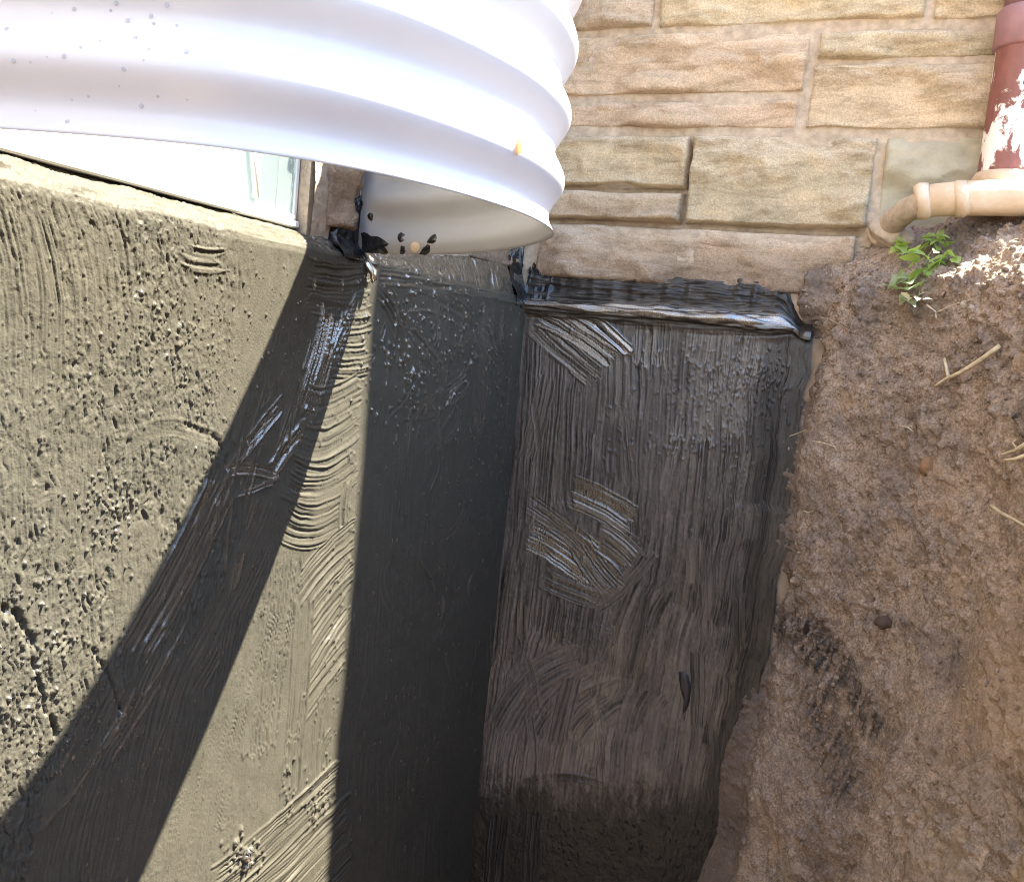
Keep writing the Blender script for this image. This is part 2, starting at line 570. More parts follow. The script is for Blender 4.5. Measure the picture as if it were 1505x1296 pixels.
def build_A():
    NC, NR0, NR1 = 1000, 64, 740
    yv = np.linspace(-1.46, 0.014, 4000)
    dep = -(0.695) * -0.37 + (yv + 1.7536) * 0.929
    dep = 0.257 + (yv + 1.7536) * 0.929
    cdf = np.cumsum(1 / dep); cdf = (cdf - cdf[0]) / (cdf[-1] - cdf[0])
    ycol = np.interp(np.linspace(0, 1, NC), cdf, yv)
    tmax = 0.80 + (ycol + 1.46) / 1.474 * 0.64
    v1 = np.linspace(0, 1, NR1 + 1)[1:]
    tl = np.linspace(-0.085, 0, NR0)
    T = np.concatenate([np.repeat(tl[:, None], NC, 1), v1[:, None] * tmax[None]], 0)
    Y = np.repeat(ycol[None], len(T), 0)
    low = 0.0035 * fbm(Y * 4, T * 4, 11, 3) + 0.0010 * fbm(Y * 17, T * 14, 14, 2)
    rough = np.clip(sst(-0.80, -1.02, Y + 0.09 * fbm(Y * 5, T * 5, 20, 2)), 0, 1)
    rough = rough * (1 - 0.75 * sst(0.42, 0.62, T + 0.06 * fbm(Y * 7, T * 7, 24, 2)) * sst(-1.16, -0.98, Y))
    mid = sst(-0.66, -0.72, Y)
    H = low.copy()
    # stippled and dragged render on the near part
    st = fbm(Y * 190, T * 105, 31, 3, 0.6)
    drag = vn(Y * 330, T * 26, 37)
    cl = sst(-0.1, 0.5, fbm(Y * 13, T * 11, 41, 3))
    wx = Y + 0.005 * vn(Y * 60, T * 60, 38); wt = T + 0.005 * vn(Y * 55, T * 55, 39)
    fine = fbm(wx * 430, wt * 260, 40, 2, 0.6)
    lump = fbm(wx * 300, wt * 85, 45, 3, 0.65)
    H += rough * (0.0007 * st + 0.0009 * fine + 0.0006 * drag)
    H += rough * (0.0012 + 0.0034 * cl) * np.clip(lump - 0.05, -0.1, 0.5)
    crev = vn(wx * 400, wt * 52, 47) + 0.45 * vn(wx * 600, wt * 130, 48)
    H -= rough * 0.0021 * sst(0.3, 0.75, crev)
    H += (1 - rough) * (0.00022 * vn(Y * 260, T * 20, 51) + 0.00022 * st + 0.00018 * fine)
    pits = fbm(wx * 150, wt * 60, 55, 3)
    H -= rough * 0.0028 * sst(0.40, 0.62, pits) * (0.1 + 0.9 * cl)
    H = low + (H - low) * (1 - 0.2 * rough)
    thin = np.full(T.shape, 0.25) + 0.2 * fbm(Y * 9, T * 9, 61, 2)
    G = np.full(T.shape, 0.22) - 0.15 * rough + 0.1 * (1 - rough) * sst(-0.45, -0.7, Y)
    def A(*qs):
        r = []
        for q in qs:
            P = on_plane(np.array([q], float), 0, 0.0)[0]
            r.append((P[1], -P[2]))
        return r
    k = [100]
    def S(qs, w, amp, sp, **kw):
        k[0] += 7
        stroke(H, G, Y, T, low, thin, A(*qs), w, amp, sp, k[0] % 300, **kw)
    # near part: long combed pulls, partly covering the stipple
    for qs, w in (([(15, 285), (60, 420), (40, 640)], 0.07), ([(70, 290), (110, 400), (105, 520)], 0.06), ([(140, 300), (175, 380), (165, 520)], 0.05),
                  ([(10, 640), (20, 800)], 0.05), ([(120, 620), (110, 820)], 0.06), ([(290, 620), (262, 760)], 0.05), ([(210, 760), (190, 930)], 0.06),
                  ([(395, 400), (330, 640)], 0.05), ([(300, 380), (285, 470)], 0.05), ([(60, 850), (52, 960)], 0.05)):
        S(qs, w, 0.0011, 0.0042, cover=0.55, lip=0.6)
    S([(185, 660), (230, 600), (320, 650)], 0.028, 0.0007, 0.005, cover=0.55)
    S([(270, 372), (300, 385), (330, 378)], 0.03, 0.0012, 0.006, cover=0.8)
    # band below the flange end: wavy cross strokes
    for q in range(5):
        S([(456, 388 + 15 * q), (500, 402 + 14 * q), (545, 390 + 15 * q)], 0.022, 0.0013, 0.006)
    S([(488, 455), (478, 520), (447, 610)], 0.055, 0.0026, 0.0055, gl=0.95)
    S([(528, 440), (505, 480), (490, 520)], 0.03, 0.0024, 0.005, gl=0.9)
    S([(412, 592), (385, 625), (352, 668)], 0.026, 0.0016, 0.0045, gl=0.9)
    S([(392, 612), (372, 640), (338, 690)], 0.018, 0.0013, 0.004, gl=0.9)
    S([(450, 625), (420, 650), (395, 700)], 0.03, 0.0022, 0.006, gl=0.9)
    S([(335, 690), (370, 680), (410, 700)], 0.018, 0.0017, 0.006, gl=1.0)
    S([(345, 725), (375, 715), (405, 703)], 0.012, 0.0015, 0.006, gl=1.0)
    S([(330, 700), (280, 820), (200, 960)], 0.06, 0.0020, 0.0055, gl=0.8, cover=0.8)
    S([(400, 740), (350, 880), (270, 1010)], 0.07, 0.0006, 0.005, gl=0.6, cover=0.85)
    S([(260, 960), (215, 1080), (180, 1290)], 0.09, 0.0006, 0.006, gl=0.5, cover=0.85)
    S([(190, 1000), (120, 1120), (90, 1290)], 0.09, 0.0006, 0.006, gl=0.5, cover=0.8)
    # sunlit tongue: stamped dashes, sagging arcs, combs
    for q in range(9):
        S([(505 - 2.2 * q, 452 + 13 * q), (525, 450 + 13 * q + 3), (545, 446 + 13 * q)], 0.011, 0.0014, 0.006, cover=0.95)
    S([(448, 590), (478, 604), (533, 566)], 0.055, 0.0012, 0.0062)
    S([(436, 640), (474, 668), (528, 618)], 0.05, 0.0012, 0.0062)
    S([(424, 700), (470, 732), (524, 676)], 0.058, 0.0013, 0.0066)
    S([(416, 762), (458, 800), (516, 742)], 0.06, 0.0013, 0.0066)
    S([(512, 700), (500, 730), (505, 780)], 0.03, 0.0014, 0.005)
    S([(432, 880), (458, 830), (520, 780)], 0.05, 0.0016, 0.006)
    S([(444, 930), (470, 890), (516, 838)], 0.055, 0.0017, 0.0064)
    S([(448, 990), (472, 950), (512, 890)], 0.055, 0.0017, 0.0064)
    S([(446, 1040), (474, 1000), (508, 955)], 0.05, 0.0015, 0.006)
    S([(420, 820), (400, 960), (380, 1110)], 0.08, 0.0011, 0.0046, comb=True, cover=0.9)
    S([(448, 880), (440, 1040), (425, 1170)], 0.05, 0.0012, 0.0046, comb=True)
    S([(365, 900), (335, 1060), (300, 1230)], 0.085, 0.0008, 0.005, comb=True, cover=0.85)
    S([(310, 1060), (285, 1180), (262, 1330)], 0.085, 0.0006, 0.005, comb=True, cover=0.85)
    S([(478, 1010), (468, 1080), (462, 1160)], 0.035, 0.0014, 0.005, comb=True)
    S([(488, 1080), (470, 1100), (478, 1150)], 0.03, 0.0015, 0.005)
    S([(310, 1310), (400, 1235), (500, 1140)], 0.075, 0.0017, 0.0064)
    S([(372, 1330), (440, 1270), (515, 1190)], 0.075, 0.0017, 0.0064)
    S([(440, 1340), (480, 1290), (520, 1250)], 0.06, 0.0016, 0.006)
    # shaded part beside the corner: nearly smooth with sharper pulls near the top
    for q in range(4):
        S([(580 + 50 * q, 560 + 30 * (q % 2)), (560 + 48 * q, 900), (540 + 45 * q, 1330)], 0.12, 0.00035, 0.012, cover=0.7, lip=0.5, gl=0.25)
    S([(560, 420), (600, 470), (605, 560)], 0.04, 0.0013, 0.008, gl=0.6)
    S([(600, 440), (640, 430), (690, 470)], 0.045, 0.0012, 0.009, gl=0.6)
    S([(650, 460), (660, 530), (640, 620)], 0.05, 0.0012, 0.007, gl=0.7)
    S([(720, 450), (715, 530), (700, 640)], 0.06, 0.0012, 0.007, gl=0.75)
    S([(760, 460), (752, 560), (742, 690)], 0.045, 0.0008, 0.008, gl=0.6)
    S([(590, 600), (640, 610), (690, 560)], 0.04, 0.0012, 0.008, gl=0.6)
    rq = np.random.RandomState(33)
    for _ in range(46):
        x_ = rq.uniform(560, 755); y_ = 440 + 560 * rq.rand() ** 2.2
        a_ = rq.normal(0.05, 0.35); l_ = rq.uniform(20, 70)
        S([(x_, y_), (x_ - l_ * (a_ * 0.5 + rq.normal(0, 0.15)), y_ + l_ * 0.5), (x_ - l_ * a_, y_ + l_)], rq.uniform(0.008, 0.028), rq.uniform(0.0010, 0.0022), 0.007, cover=rq.uniform(0.5, 0.9), gl=rq.uniform(0.5, 1.0))
    for _ in range(30):
        t_ = rq.rand(); x_ = 470 - 330 * t_ + rq.normal(0, 28); y_ = 480 + 640 * t_ + rq.normal(0, 30)
        l_ = rq.uniform(40, 120); a_ = 0.3 + 0.3 * t_ + rq.normal(0, 0.12)
        S([(x_, y_), (x_ - l_ * a_ * 0.45, y_ + l_ * 0.5), (x_ - l_ * a_, y_ + l_)], rq.uniform(0.004, 0.02), rq.uniform(0.0010, 0.0018), 0.005, cover=rq.uniform(0.5, 0.9), gl=rq.uniform(0.6, 1.0))
    # smear over the ledge
    S([(560, 398), (660, 408), (770, 432)], 0.045, 0.0015, 0.008, gl=0.7)
    rs = np.random.RandomState(5)
    arr = []
    def spray(cx, cy, sx, sy, n, r0, r1, h, stt=1.6):
        for _ in range(n):
            q = A((cx + rs.randn() * sx, cy + rs.randn() * sy))[0]
            r = rs.uniform(r0, r1)
            arr.append((q[0], q[1], r, h * rs.uniform(0.5, 1.4), rs.uniform(1, stt)))
    spray(260, 500, 60, 70, 210, 0.0006, 0.0018, 0.0022)
    spray(160, 745, 28, 30, 130, 0.0006, 0.0017, 0.0024)
    spray(60, 900, 45, 60, 160, 0.0006, 0.0019, 0.0026)
    spray(40, 1060, 35, 40, 100, 0.0006, 0.0019, 0.0024)
    spray(110, 1050, 55, 70, 220, 0.0007, 0.0017, 0.0016)
    spray(355, 1252, 14, 12, 60, 0.0018, 0.0036, 0.0036)
    spray(462, 1170, 12, 24, 40, 0.0015, 0.003, 0.003)
    spray(425, 1160, 5, 20, 16, 0.0015, 0.003, 0.003)
    spray(480, 540, 30, 80, 160, 0.0010, 0.002, 0.0011)
    spray(360, 860, 60, 120, 160, 0.0008, 0.0018, 0.0008, 4)
    spray(220, 1130, 80, 90, 120, 0.0008, 0.0018, 0.0008, 4)
    spray(660, 490, 70, 60, 420, 0.0013, 0.0032, 0.0030, 2.2)
    spray(720, 600, 30, 70, 150, 0.0013, 0.003, 0.0029, 2.4)
    spray(610, 560, 25, 45, 100, 0.0013, 0.003, 0.0029, 2.4)
    spray(640, 820, 60, 160, 170, 0.0013, 0.0028, 0.0021, 3)
    spray(580, 1080, 50, 120, 110, 0.0011, 0.0026, 0.0019, 4)
    spray(490, 960, 6, 90, 40, 0.0014, 0.0028, 0.0015)
    spray(200, 400, 120, 60, 200, 0.0006, 0.0014, 0.0013)
    spray(120, 560, 80, 60, 200, 0.0006, 0.0014, 0.0013)
    dabs(H, Y, T, arr, G)
    # hairline drips
    for q in ((545, 985, 530, 1040), (700, 950, 690, 1060), (585, 1090, 570, 1130), (520, 1210, 505, 1260)):
        S([(q[0], q[1]), (q[2], q[3])], 0.005, 0.0014, 0.01, lift=0.0008)
    # cracks in the near lower part
    def crack(path, dpt):
        pts = A(*path)
        n = 60
        P = np.array([np.interp(np.linspace(0, len(pts) - 1, n), range(len(pts)), [p[i] for p in pts]) for i in (0, 1)]).T
        P[:, 0] += 0.0025 * np.cumsum(rs.randn(n)) / 4 + 0.0008 * rs.randn(n)
        dabs(H, Y, T, [(a, b, 0.0014 * rs.uniform(0.5, 1.8), -dpt * 0.6 * rs.uniform(0.1, 1.3), 2.2) for a, b in P])
    crack([(20, 870), (45, 960), (60, 1040), (78, 1080)], 0.0055)
    crack([(140, 955), (165, 1000), (185, 1050)], 0.0045)
    crack([(5, 890), (30, 900), (40, 950)], 0.0035)
    crack([(315, 640), (328, 690)], 0.0018)
    crack([(270, 620), (320, 640)], 0.0018)
    # ledge: profile (T, x, z)
    rise = 0.042 * sst(-0.62, -0.12, Y)
    px, pz = profile([(-0.085, -0.085, 0.030), (-0.045, -0.044, 0.026), (-0.03, -0.028, 0.021), (-0.010, -0.008, 0.006), (-0.003, -0.002, 0.0), (0.006, 0.0, -0.008), (2, 0, -2)], T)
    kf = sst(-0.02, -0.05, T)
    pz = pz + rise * sst(-0.002, -0.032, T)
    # outward normal
    dpx = np.gradient(px, axis=0); dpz = np.gradient(pz, axis=0)
    ln = np.sqrt(dpx ** 2 + dpz ** 2) + 1e-9
    nx = -dpz / ln; nz = dpx / ln
    flip = np.where(nx + nz < 0, -1, 1)
    nx = nx * flip; nz = nz * flip
    led = sst(0.004, -0.012, T)
    wavy = 0.0035 * fbm(Y * 26, T * 60, 71, 3) + 0.0030 * fbm(Y * 16, T * 230, 77, 3) + 0.0011 * vn(Y * 300, T * 60, 78) * sst(-0.8, -0.72, Y)
    G = np.maximum(G, 0.9 * sst(0.004, -0.012, T) * sst(-0.8, -0.72, Y))
    H = H * (1 - 0.4 * led) + led * wavy
    thin = np.clip(thin + 0.25 * led * sst(-0.76, -0.82, Y), 0, 1)
    P = np.stack([px + nx * H, Y, pz + nz * H], -1)
    return grid_mesh('coating', P, flip=False, attrs={'thin': np.clip(thin, 0, 1), 'gloss': np.clip(G, 0, 1)})
coatA_me = build_A()
coatA = link('coating', coatA_me, M['tar_left'], foundA)

b = MB(); b.box(-0.3, -0.012, -5.0, 0.0, -1.75, -0.03)
core = b.build('wall_core', M['tar_left'], foundA)
for o_ in (core,):
    for nm, v in (('thin', 0.3), ('gloss', 0.3)):
        at = o_.data.attributes.new(nm, 'FLOAT', 'POINT')
        at.data.foreach_set('value', np.full(len(o_.data.vertices), v, np.float32))

# ------------------------------------------------------------------ end foundation wall (plane y = 0)
foundB = empty('foundation_wall', 'narrow end foundation panel brushed with thin brown black coating beside the dirt', 'foundation wall')
def build_B():
    NC, NR0, NR1 = 460, 90, 760
    xc = np.linspace(-0.004, 0.64, NC)
    tl = np.linspace(-0.10, 0.05, NR0, endpoint=False)
    t1 = np.linspace(0.05, 1.42, NR1)
    tc = np.concatenate([tl, t1])
    T = np.repeat(tc[:, None], NC, 1); X = np.repeat(xc[None], len(tc), 0)
    low = 0.003 * fbm(X * 4, T * 4, 81, 3) + 0.0012 * fbm(X * 15, T * 12, 84, 2)
    H = low + 0.0010 * fbm(X * 150, T * 40, 87, 3) + 0.0008 * vn(X * 130, T * 9, 90)
    thin = 0.50 + 0.25 * fbm(X * 9, T * 7, 91, 3) + 0.4 * vn(X * 240, T * 12, 94)
    G = np.full(T.shape, 0.35) + 0.2 * fbm(X * 8, T * 8, 97, 2)
    def B(*qs):
        r = []
        for q in qs:
            P = on_plane(np.array([q], float), 1, 0.0)[0]
            r.append((P[0], -P[2]))
        return r
    k = [400]
    def S(qs, w, amp, sp, dthin=0.5, **kw):
        k[0] += 7
        stroke(H, G, X, T, low, thin, B(*qs), w, amp, sp, k[0] % 300, dthin=dthin, **kw)
    # long vertical pulls
    S([(800, 500), (792, 640), (780, 770)], 0.085, 0.0013, 0.0065, 0.42)
    S([(860, 500), (850, 620), (846, 745)], 0.085, 0.0014, 0.0065, 0.42)
    S([(925, 490), (925, 600), (912, 745)], 0.09, 0.0017, 0.0075, 0.42)
    S([(990, 480), (985, 560), (975, 690)], 0.085, 0.0015, 0.007, 0.50)
    S([(1050, 485), (1045, 560), (1040, 640)], 0.085, 0.0012, 0.006, 0.62)
    S([(1105, 490), (1100, 560), (1085, 640)], 0.085, 0.0010, 0.006, 0.70)
    S([(1165, 500), (1160, 620), (1140, 760)], 0.07, 0.0014, 0.007, 0.30)
    S([(775, 760), (765, 860), (750, 970)], 0.075, 0.0010, 0.006, 0.42)
    S([(820, 880), (815, 930), (800, 990)], 0.08, 0.0010, 0.006, 0.36)
    S([(880, 870), (870, 930), (860, 985)], 0.08, 0.0010, 0.006, 0.36)
    S([(965, 690), (960, 760), (940, 890)], 0.085, 0.0015, 0.007, 0.45)
    S([(1020, 640), (1015, 740), (985, 900)], 0.085, 0.0016, 0.0075, 0.42)
    S([(1075, 640), (1070, 760), (1035, 930)], 0.085, 0.0016, 0.0075, 0.38)
    S([(1130, 740), (1115, 860), (1090, 1000)], 0.09, 0.0017, 0.0075, 0.30)
    S([(960, 860), (930, 920), (905, 1000)], 0.09, 0.0015, 0.007, 0.38)
    S([(1020, 900), (1000, 970), (985, 1060)], 0.09, 0.0015, 0.007, 0.72)
    S([(1070, 920), (1060, 1000), (1040, 1080)], 0.08, 0.0015, 0.007, 0.60)
    # lower, paler combs
    S([(735, 980), (728, 1040), (722, 1090)], 0.06, 0.0015, 0.0065, 0.62)
    S([(800, 930), (790, 965), (785, 1000)], 0.08, 0.0016, 0.0065, 0.62)
    S([(735, 1075), (770, 985), (850, 965)], 0.075, 0.0019, 0.007, 0.66)
    S([(790, 1080), (820, 1010), (900, 990)], 0.075, 0.0019, 0.007, 0.66)
    S([(850, 1085), (880, 1030), (950, 1020)], 0.075, 0.0018, 0.007, 0.62)
    S([(930, 1080), (935, 1040), (960, 1010)], 0.08, 0.0016, 0.007, 0.60)
    S([(745, 1075), (738, 1110), (732, 1160)], 0.08, 0.0019, 0.0060, 1.0)
    S([(800, 1080), (794, 1120), (788, 1165)], 0.08, 0.0019, 0.0060, 1.0)
    S([(855, 1085), (850, 1120), (845, 1150)], 0.075, 0.0019, 0.0060, 1.0)
    S([(910, 1070), (905, 1120), (898, 1180)], 0.08, 0.0019, 0.0060, 1.0)
    S([(965, 1070), (955, 1125), (945, 1200)], 0.085, 0.0019, 0.0060, 1.0)
    S([(1020, 1060), (1010, 1120), (1000, 1185)], 0.075, 0.0016, 0.0065, 0.62)
    S([(1060, 1060), (1050, 1120), (1035, 1190)], 0.06, 0.0013, 0.0065, 0.30)
    S([(770, 1150), (830, 1130), (890, 1155)], 0.02, 0.0016, 0.006, 0.3)
    # the crosswise patch
    S([(862, 880), (905, 850), (945, 800)], 0.085, 0.0014, 0.006, 0.45)
    S([(838, 722), (890, 740), (932, 770)], 0.075, 0.0016, 0.0062, 0.16, gl=0.72)
    S([(783, 775), (830, 800), (885, 842)], 0.105, 0.0017, 0.0060, 0.10, gl=0.85)
    S([(778, 740), (815, 765), (860, 805)], 0.05, 0.0014, 0.0060, 0.2, gl=0.6, cover=0.7)
    S([(800, 850), (840, 868), (880, 880)], 0.05, 0.0014, 0.0060, 0.15, gl=0.55, cover=0.7)
    S([(850, 800), (880, 850), (905, 870)], 0.06, 0.0015, 0.0060, 0.25, gl=0.6, cover=0.75)
    S([(880, 790), (905, 800), (930, 830)], 0.07, 0.0015, 0.0062, 0.25, gl=0.6)
    # fan from the upper corner
    S([(790, 480), (830, 520), (880, 560)], 0.055, 0.0015, 0.0060, 0.15, gl=0.6)
    S([(790, 462), (850, 485), (905, 530)], 0.05, 0.0016, 0.0062, 0.12, gl=0.75)
    S([(850, 462), (890, 480), (930, 522)], 0.03, 0.0030, 0.013, 0.2, gl=1.0, lift=0.002)
    S([(960, 470), (958, 500), (955, 540)], 0.08, 0.0016, 0.0065, 0.35, gl=0.6)
    S([(1040, 478), (1036, 505), (1030, 540)], 0.08, 0.0015, 0.0065, 0.5, gl=0.5)
    S([(1120, 490), (1112, 515), (1105, 550)], 0.08, 0.0013, 0.0065, 0.5, gl=0.5)
    thin = thin + 0.30 * fbm(X * 330, T * 140, 96, 2)
    rq = np.random.RandomState(31)
    for _ in range(70):
        x_ = rq.uniform(765, 1150); y_ = rq.uniform(520, 1150)
        if 770 < x_ < 950 and 690 < y_ < 890: continue
        a_ = rq.normal(0.06, 0.13); l_ = rq.uniform(50, 130)
        S([(x_, y_), (x_ - l_ * (a_ * 0.5 + rq.normal(0, 0.04)), y_ + l_ * 0.5), (x_ - l_ * a_, y_ + l_)], rq.uniform(0.018, 0.05), rq.uniform(0.0010, 0.0018), 0.0062, rq.uniform(0.3, 0.62) + (0.3 if 1060 < y_ + l_ / 2 < 1190 else 0), cover=rq.uniform(0.45, 0.85), gl=rq.uniform(0.2, 0.6))
    # thick black foot of the panel
    foot = sst(-0.05, 0.05, T - 1.075 + 0.2 * X + 0.035 * fbm(X * 260, T * 160, 110, 3) + 0.045 * fbm(X * 14, T * 12, 111, 3) + 0.05 * fbm(X * 95, T * 26, 112, 3))
    H = H * (1 - 0.75 * foot) + foot * (low + 0.0014 * fbm(X * 60, T * 60, 113, 3)) * 0.75
    thin = thin * (1 - foot); G = G * (1 - foot) + 0.25 * foot
    S([(735, 1200), (730, 1240), (726, 1310)], 0.05, 0.002, 0.007, 0.1, gl=0.15)
    S([(785, 1195), (780, 1240), (778, 1300)], 0.05, 0.0016, 0.009, 0.05, gl=0.15)
    # left edge strip: black in the corner
    edge = sst(0.05, 0.0, X + 0.012 * fbm(X * 5, T * 8, 115, 2))
    thin = thin * (1 - 0.3 * edge)
    # black right margin, ragged
    rg = sst(0.50, 0.56, X + 0.03 * fbm(X * 20, T * 9, 117, 3))
    thin = thin * (1 - 0.75 * rg)
    rs = np.random.RandomState(9)
    arr = []
    def spray(cx, cy, sx, sy, n, r0, r1, h, stt=1.6):
        for _ in range(n):
            q = B((cx + rs.randn() * sx, cy + rs.randn() * sy))[0]
            arr.append((q[0], q[1], rs.uniform(r0, r1), h * rs.uniform(0.5, 1.4), rs.uniform(1, stt)))
    spray(1075, 565, 60, 35, 420, 0.0014, 0.0034, 0.0020)
    spray(990, 655, 40, 8, 60, 0.002, 0.0045, 0.003)
    spray(880, 1230, 110, 25, 260, 0.0014, 0.003, 0.0018)
    spray(1100, 720, 25, 150, 200, 0.0014, 0.003, 0.0016)
    spray(880, 925, 40, 12, 90, 0.0014, 0.003, 0.0018)
    spray(900, 620, 80, 120, 260, 0.0012, 0.0026, 0.0010, 3)
    dabs(H, X, T, arr)
    # fillet: profile (T, y, z)
    py, pz = profile([(-0.10, 0.050, 0.080), (-0.07, 0.027, 0.066), (-0.05, 0.018, 0.050), (-0.028, 0.014, 0.030), (-0.010, 0.008, 0.012), (0.0, 0.001, 0.003),
                      (0.008, -0.0085, -0.004), (0.014, -0.0115, -0.010), (0.022, -0.008, -0.019), (0.032, -0.002, -0.029), (0.046, 0.0, -0.042), (0.05, 0, -0.05), (2, 0, -2)], T)
    for _ in range(6):
        py[1:-1] = (py[:-2] + 2 * py[1:-1] + py[2:]) / 4
        pz[1:-1] = (pz[:-2] + 2 * pz[1:-1] + pz[2:]) / 4
    tp = sst(0.055, 0.03, T) * sst(0.54, 0.615, X + 0.012 * vn(X * 60, T * 30, 139))
    pz = pz * (1 - 0.62 * tp) - 0.012 * tp
    dy = np.gradient(py, axis=0); dz = np.gradient(pz, axis=0)
    ln = np.sqrt(dy ** 2 + dz ** 2) + 1e-9
    ny = dz / ln; nz = -dy / ln
    f2 = np.where(ny - nz > 0, -1, 1)
    ny = ny * f2; nz = nz * f2
    led = sst(0.05, 0.02, T)
    taper = sst(0.61, 0.5, X)
    slid = 0.0040 * fbm(X * 5, T * 70, 121, 3) + 0.0060 * fbm(X * 12, T * 210, 125, 3) + 0.0030 * vn(X * 30, T * 420, 128)
    up = sst(-0.005, -0.03, T)
    slid = slid * (0.35 + 0.65 * sst(0.60, 0.54, X)) - 0.02 * sst(0.585, 0.625, X + 0.01 * vn(T * 120, X * 0, 129)) + up * (0.0030 * vn(X * 70, T * 18, 130) + 0.0035 * fbm(X * 40, T * 40, 133, 3))
    ridge = np.exp(-((T - 0.012) / 0.008) ** 2) * (0.001 + 0.0045 * sst(0.1, 0.4, X) * taper + 0.004 * vn(X * 14, T * 3, 136))
    H = H * (1 - led) + led * (slid + ridge)
    thin = thin * (1 - led) + led * np.clip(0.05 + 0.12 * up, 0, 1)
    G = G * (1 - led) + led * np.clip(0.30 + 0.9 * np.exp(-((T - 0.006) / 0.012) ** 2), 0, 1)
    P = np.stack([X, py + ny * H, pz + nz * H], -1)
    # raw right edge: the film stops short, the wall behind runs on
    xe = 0.581 - 0.042 * sst(0.55, 1.05, tc) + 0.008 * fbm(tc * 18, 0 * tc, 141, 3) + 0.010 * sst(0.35, 0.37, tc) * sst(0.5, 0.4, tc)
    sc = xe / 0.64
    sc = np.where(tc < 0.03, 1.0, sc)
    P[:, :, 0] = np.where(xc[None] > 0.42, 0.42 + (xc[None] - 0.42) / 0.22 * (xe[:, None] - 0.42) + 0.0 * P[:, :, 0], P[:, :, 0])
    return grid_mesh('coating', P, flip=True, attrs={'thin': np.clip(thin, 0, 1), 'gloss': np.clip(G, 0, 1)})
coatB_me = build_B()
coatB = link('coating', coatB_me, M['tar_end'], foundB)

# bare concrete strip showing beyond the coating, rough faced
def bare_strip():
    NC, NR = 46, 420
    xs = np.linspace(0.50, 0.605, NC); ts = np.linspace(0.03, 1.75, NR)
    X, T = np.meshgrid(xs, ts)
    h = 0.004 * fbm(X * 25, T * 22, 151, 4) + 0.003 * fbm(X * 90, T * 80, 155, 3) - 0.0085
    return grid_mesh('bare_concrete', np.stack([X, -h, -T], -1), flip=True)
link('bare_concrete', bare_strip(), M['concrete'], foundB)
b = MB(); b.box(0.0, 0.92, 0.032, 0.3, -1.75, 0.028)
b.build('wall_core', M['concrete'], foundB)
# black brush blot on the lower part of the panel
def blot(cx, cy, pts, th, name, parent, mat):
    """a raised smear of tar on the end panel, outline in photo positions"""
    P = [on_plane(np.array([q], float), 1, -0.002)[0] for q in pts]
    c = sum(P) / len(P)
    mb = MB(); n = len(P)
    vs = [p + np.array([0, 0.004, 0]) for p in P] + [c + (p - c) * 0.8 + np.array([0, -th * 0.7, 0]) for p in P] + [c + (p - c) * 0.4 + np.array([0, -th, 0]) for p in P] + [c + np.array([0, -th * 1.05, 0])]
    fs = []
    for r in range(2):
        for i in range(n):
            j = (i + 1) % n
            fs.append((r * n + i, r * n + j, (r + 1) * n + j, (r + 1) * n + i))
    for i in range(n):
        fs.append((2 * n + i, 2 * n + (i + 1) % n, 3 * n))
    mb.add(vs, fs)
    return mb.build(name, mat, parent, True)
blot(0, 0, [(996, 986), (1004, 984), (1012, 992), (1016, 1010), (1014, 1030), (1009, 1046), (1003, 1050), (1005, 1030), (999, 1012)], 0.0014, 'tar_smear', foundB, M['tar_dull'])

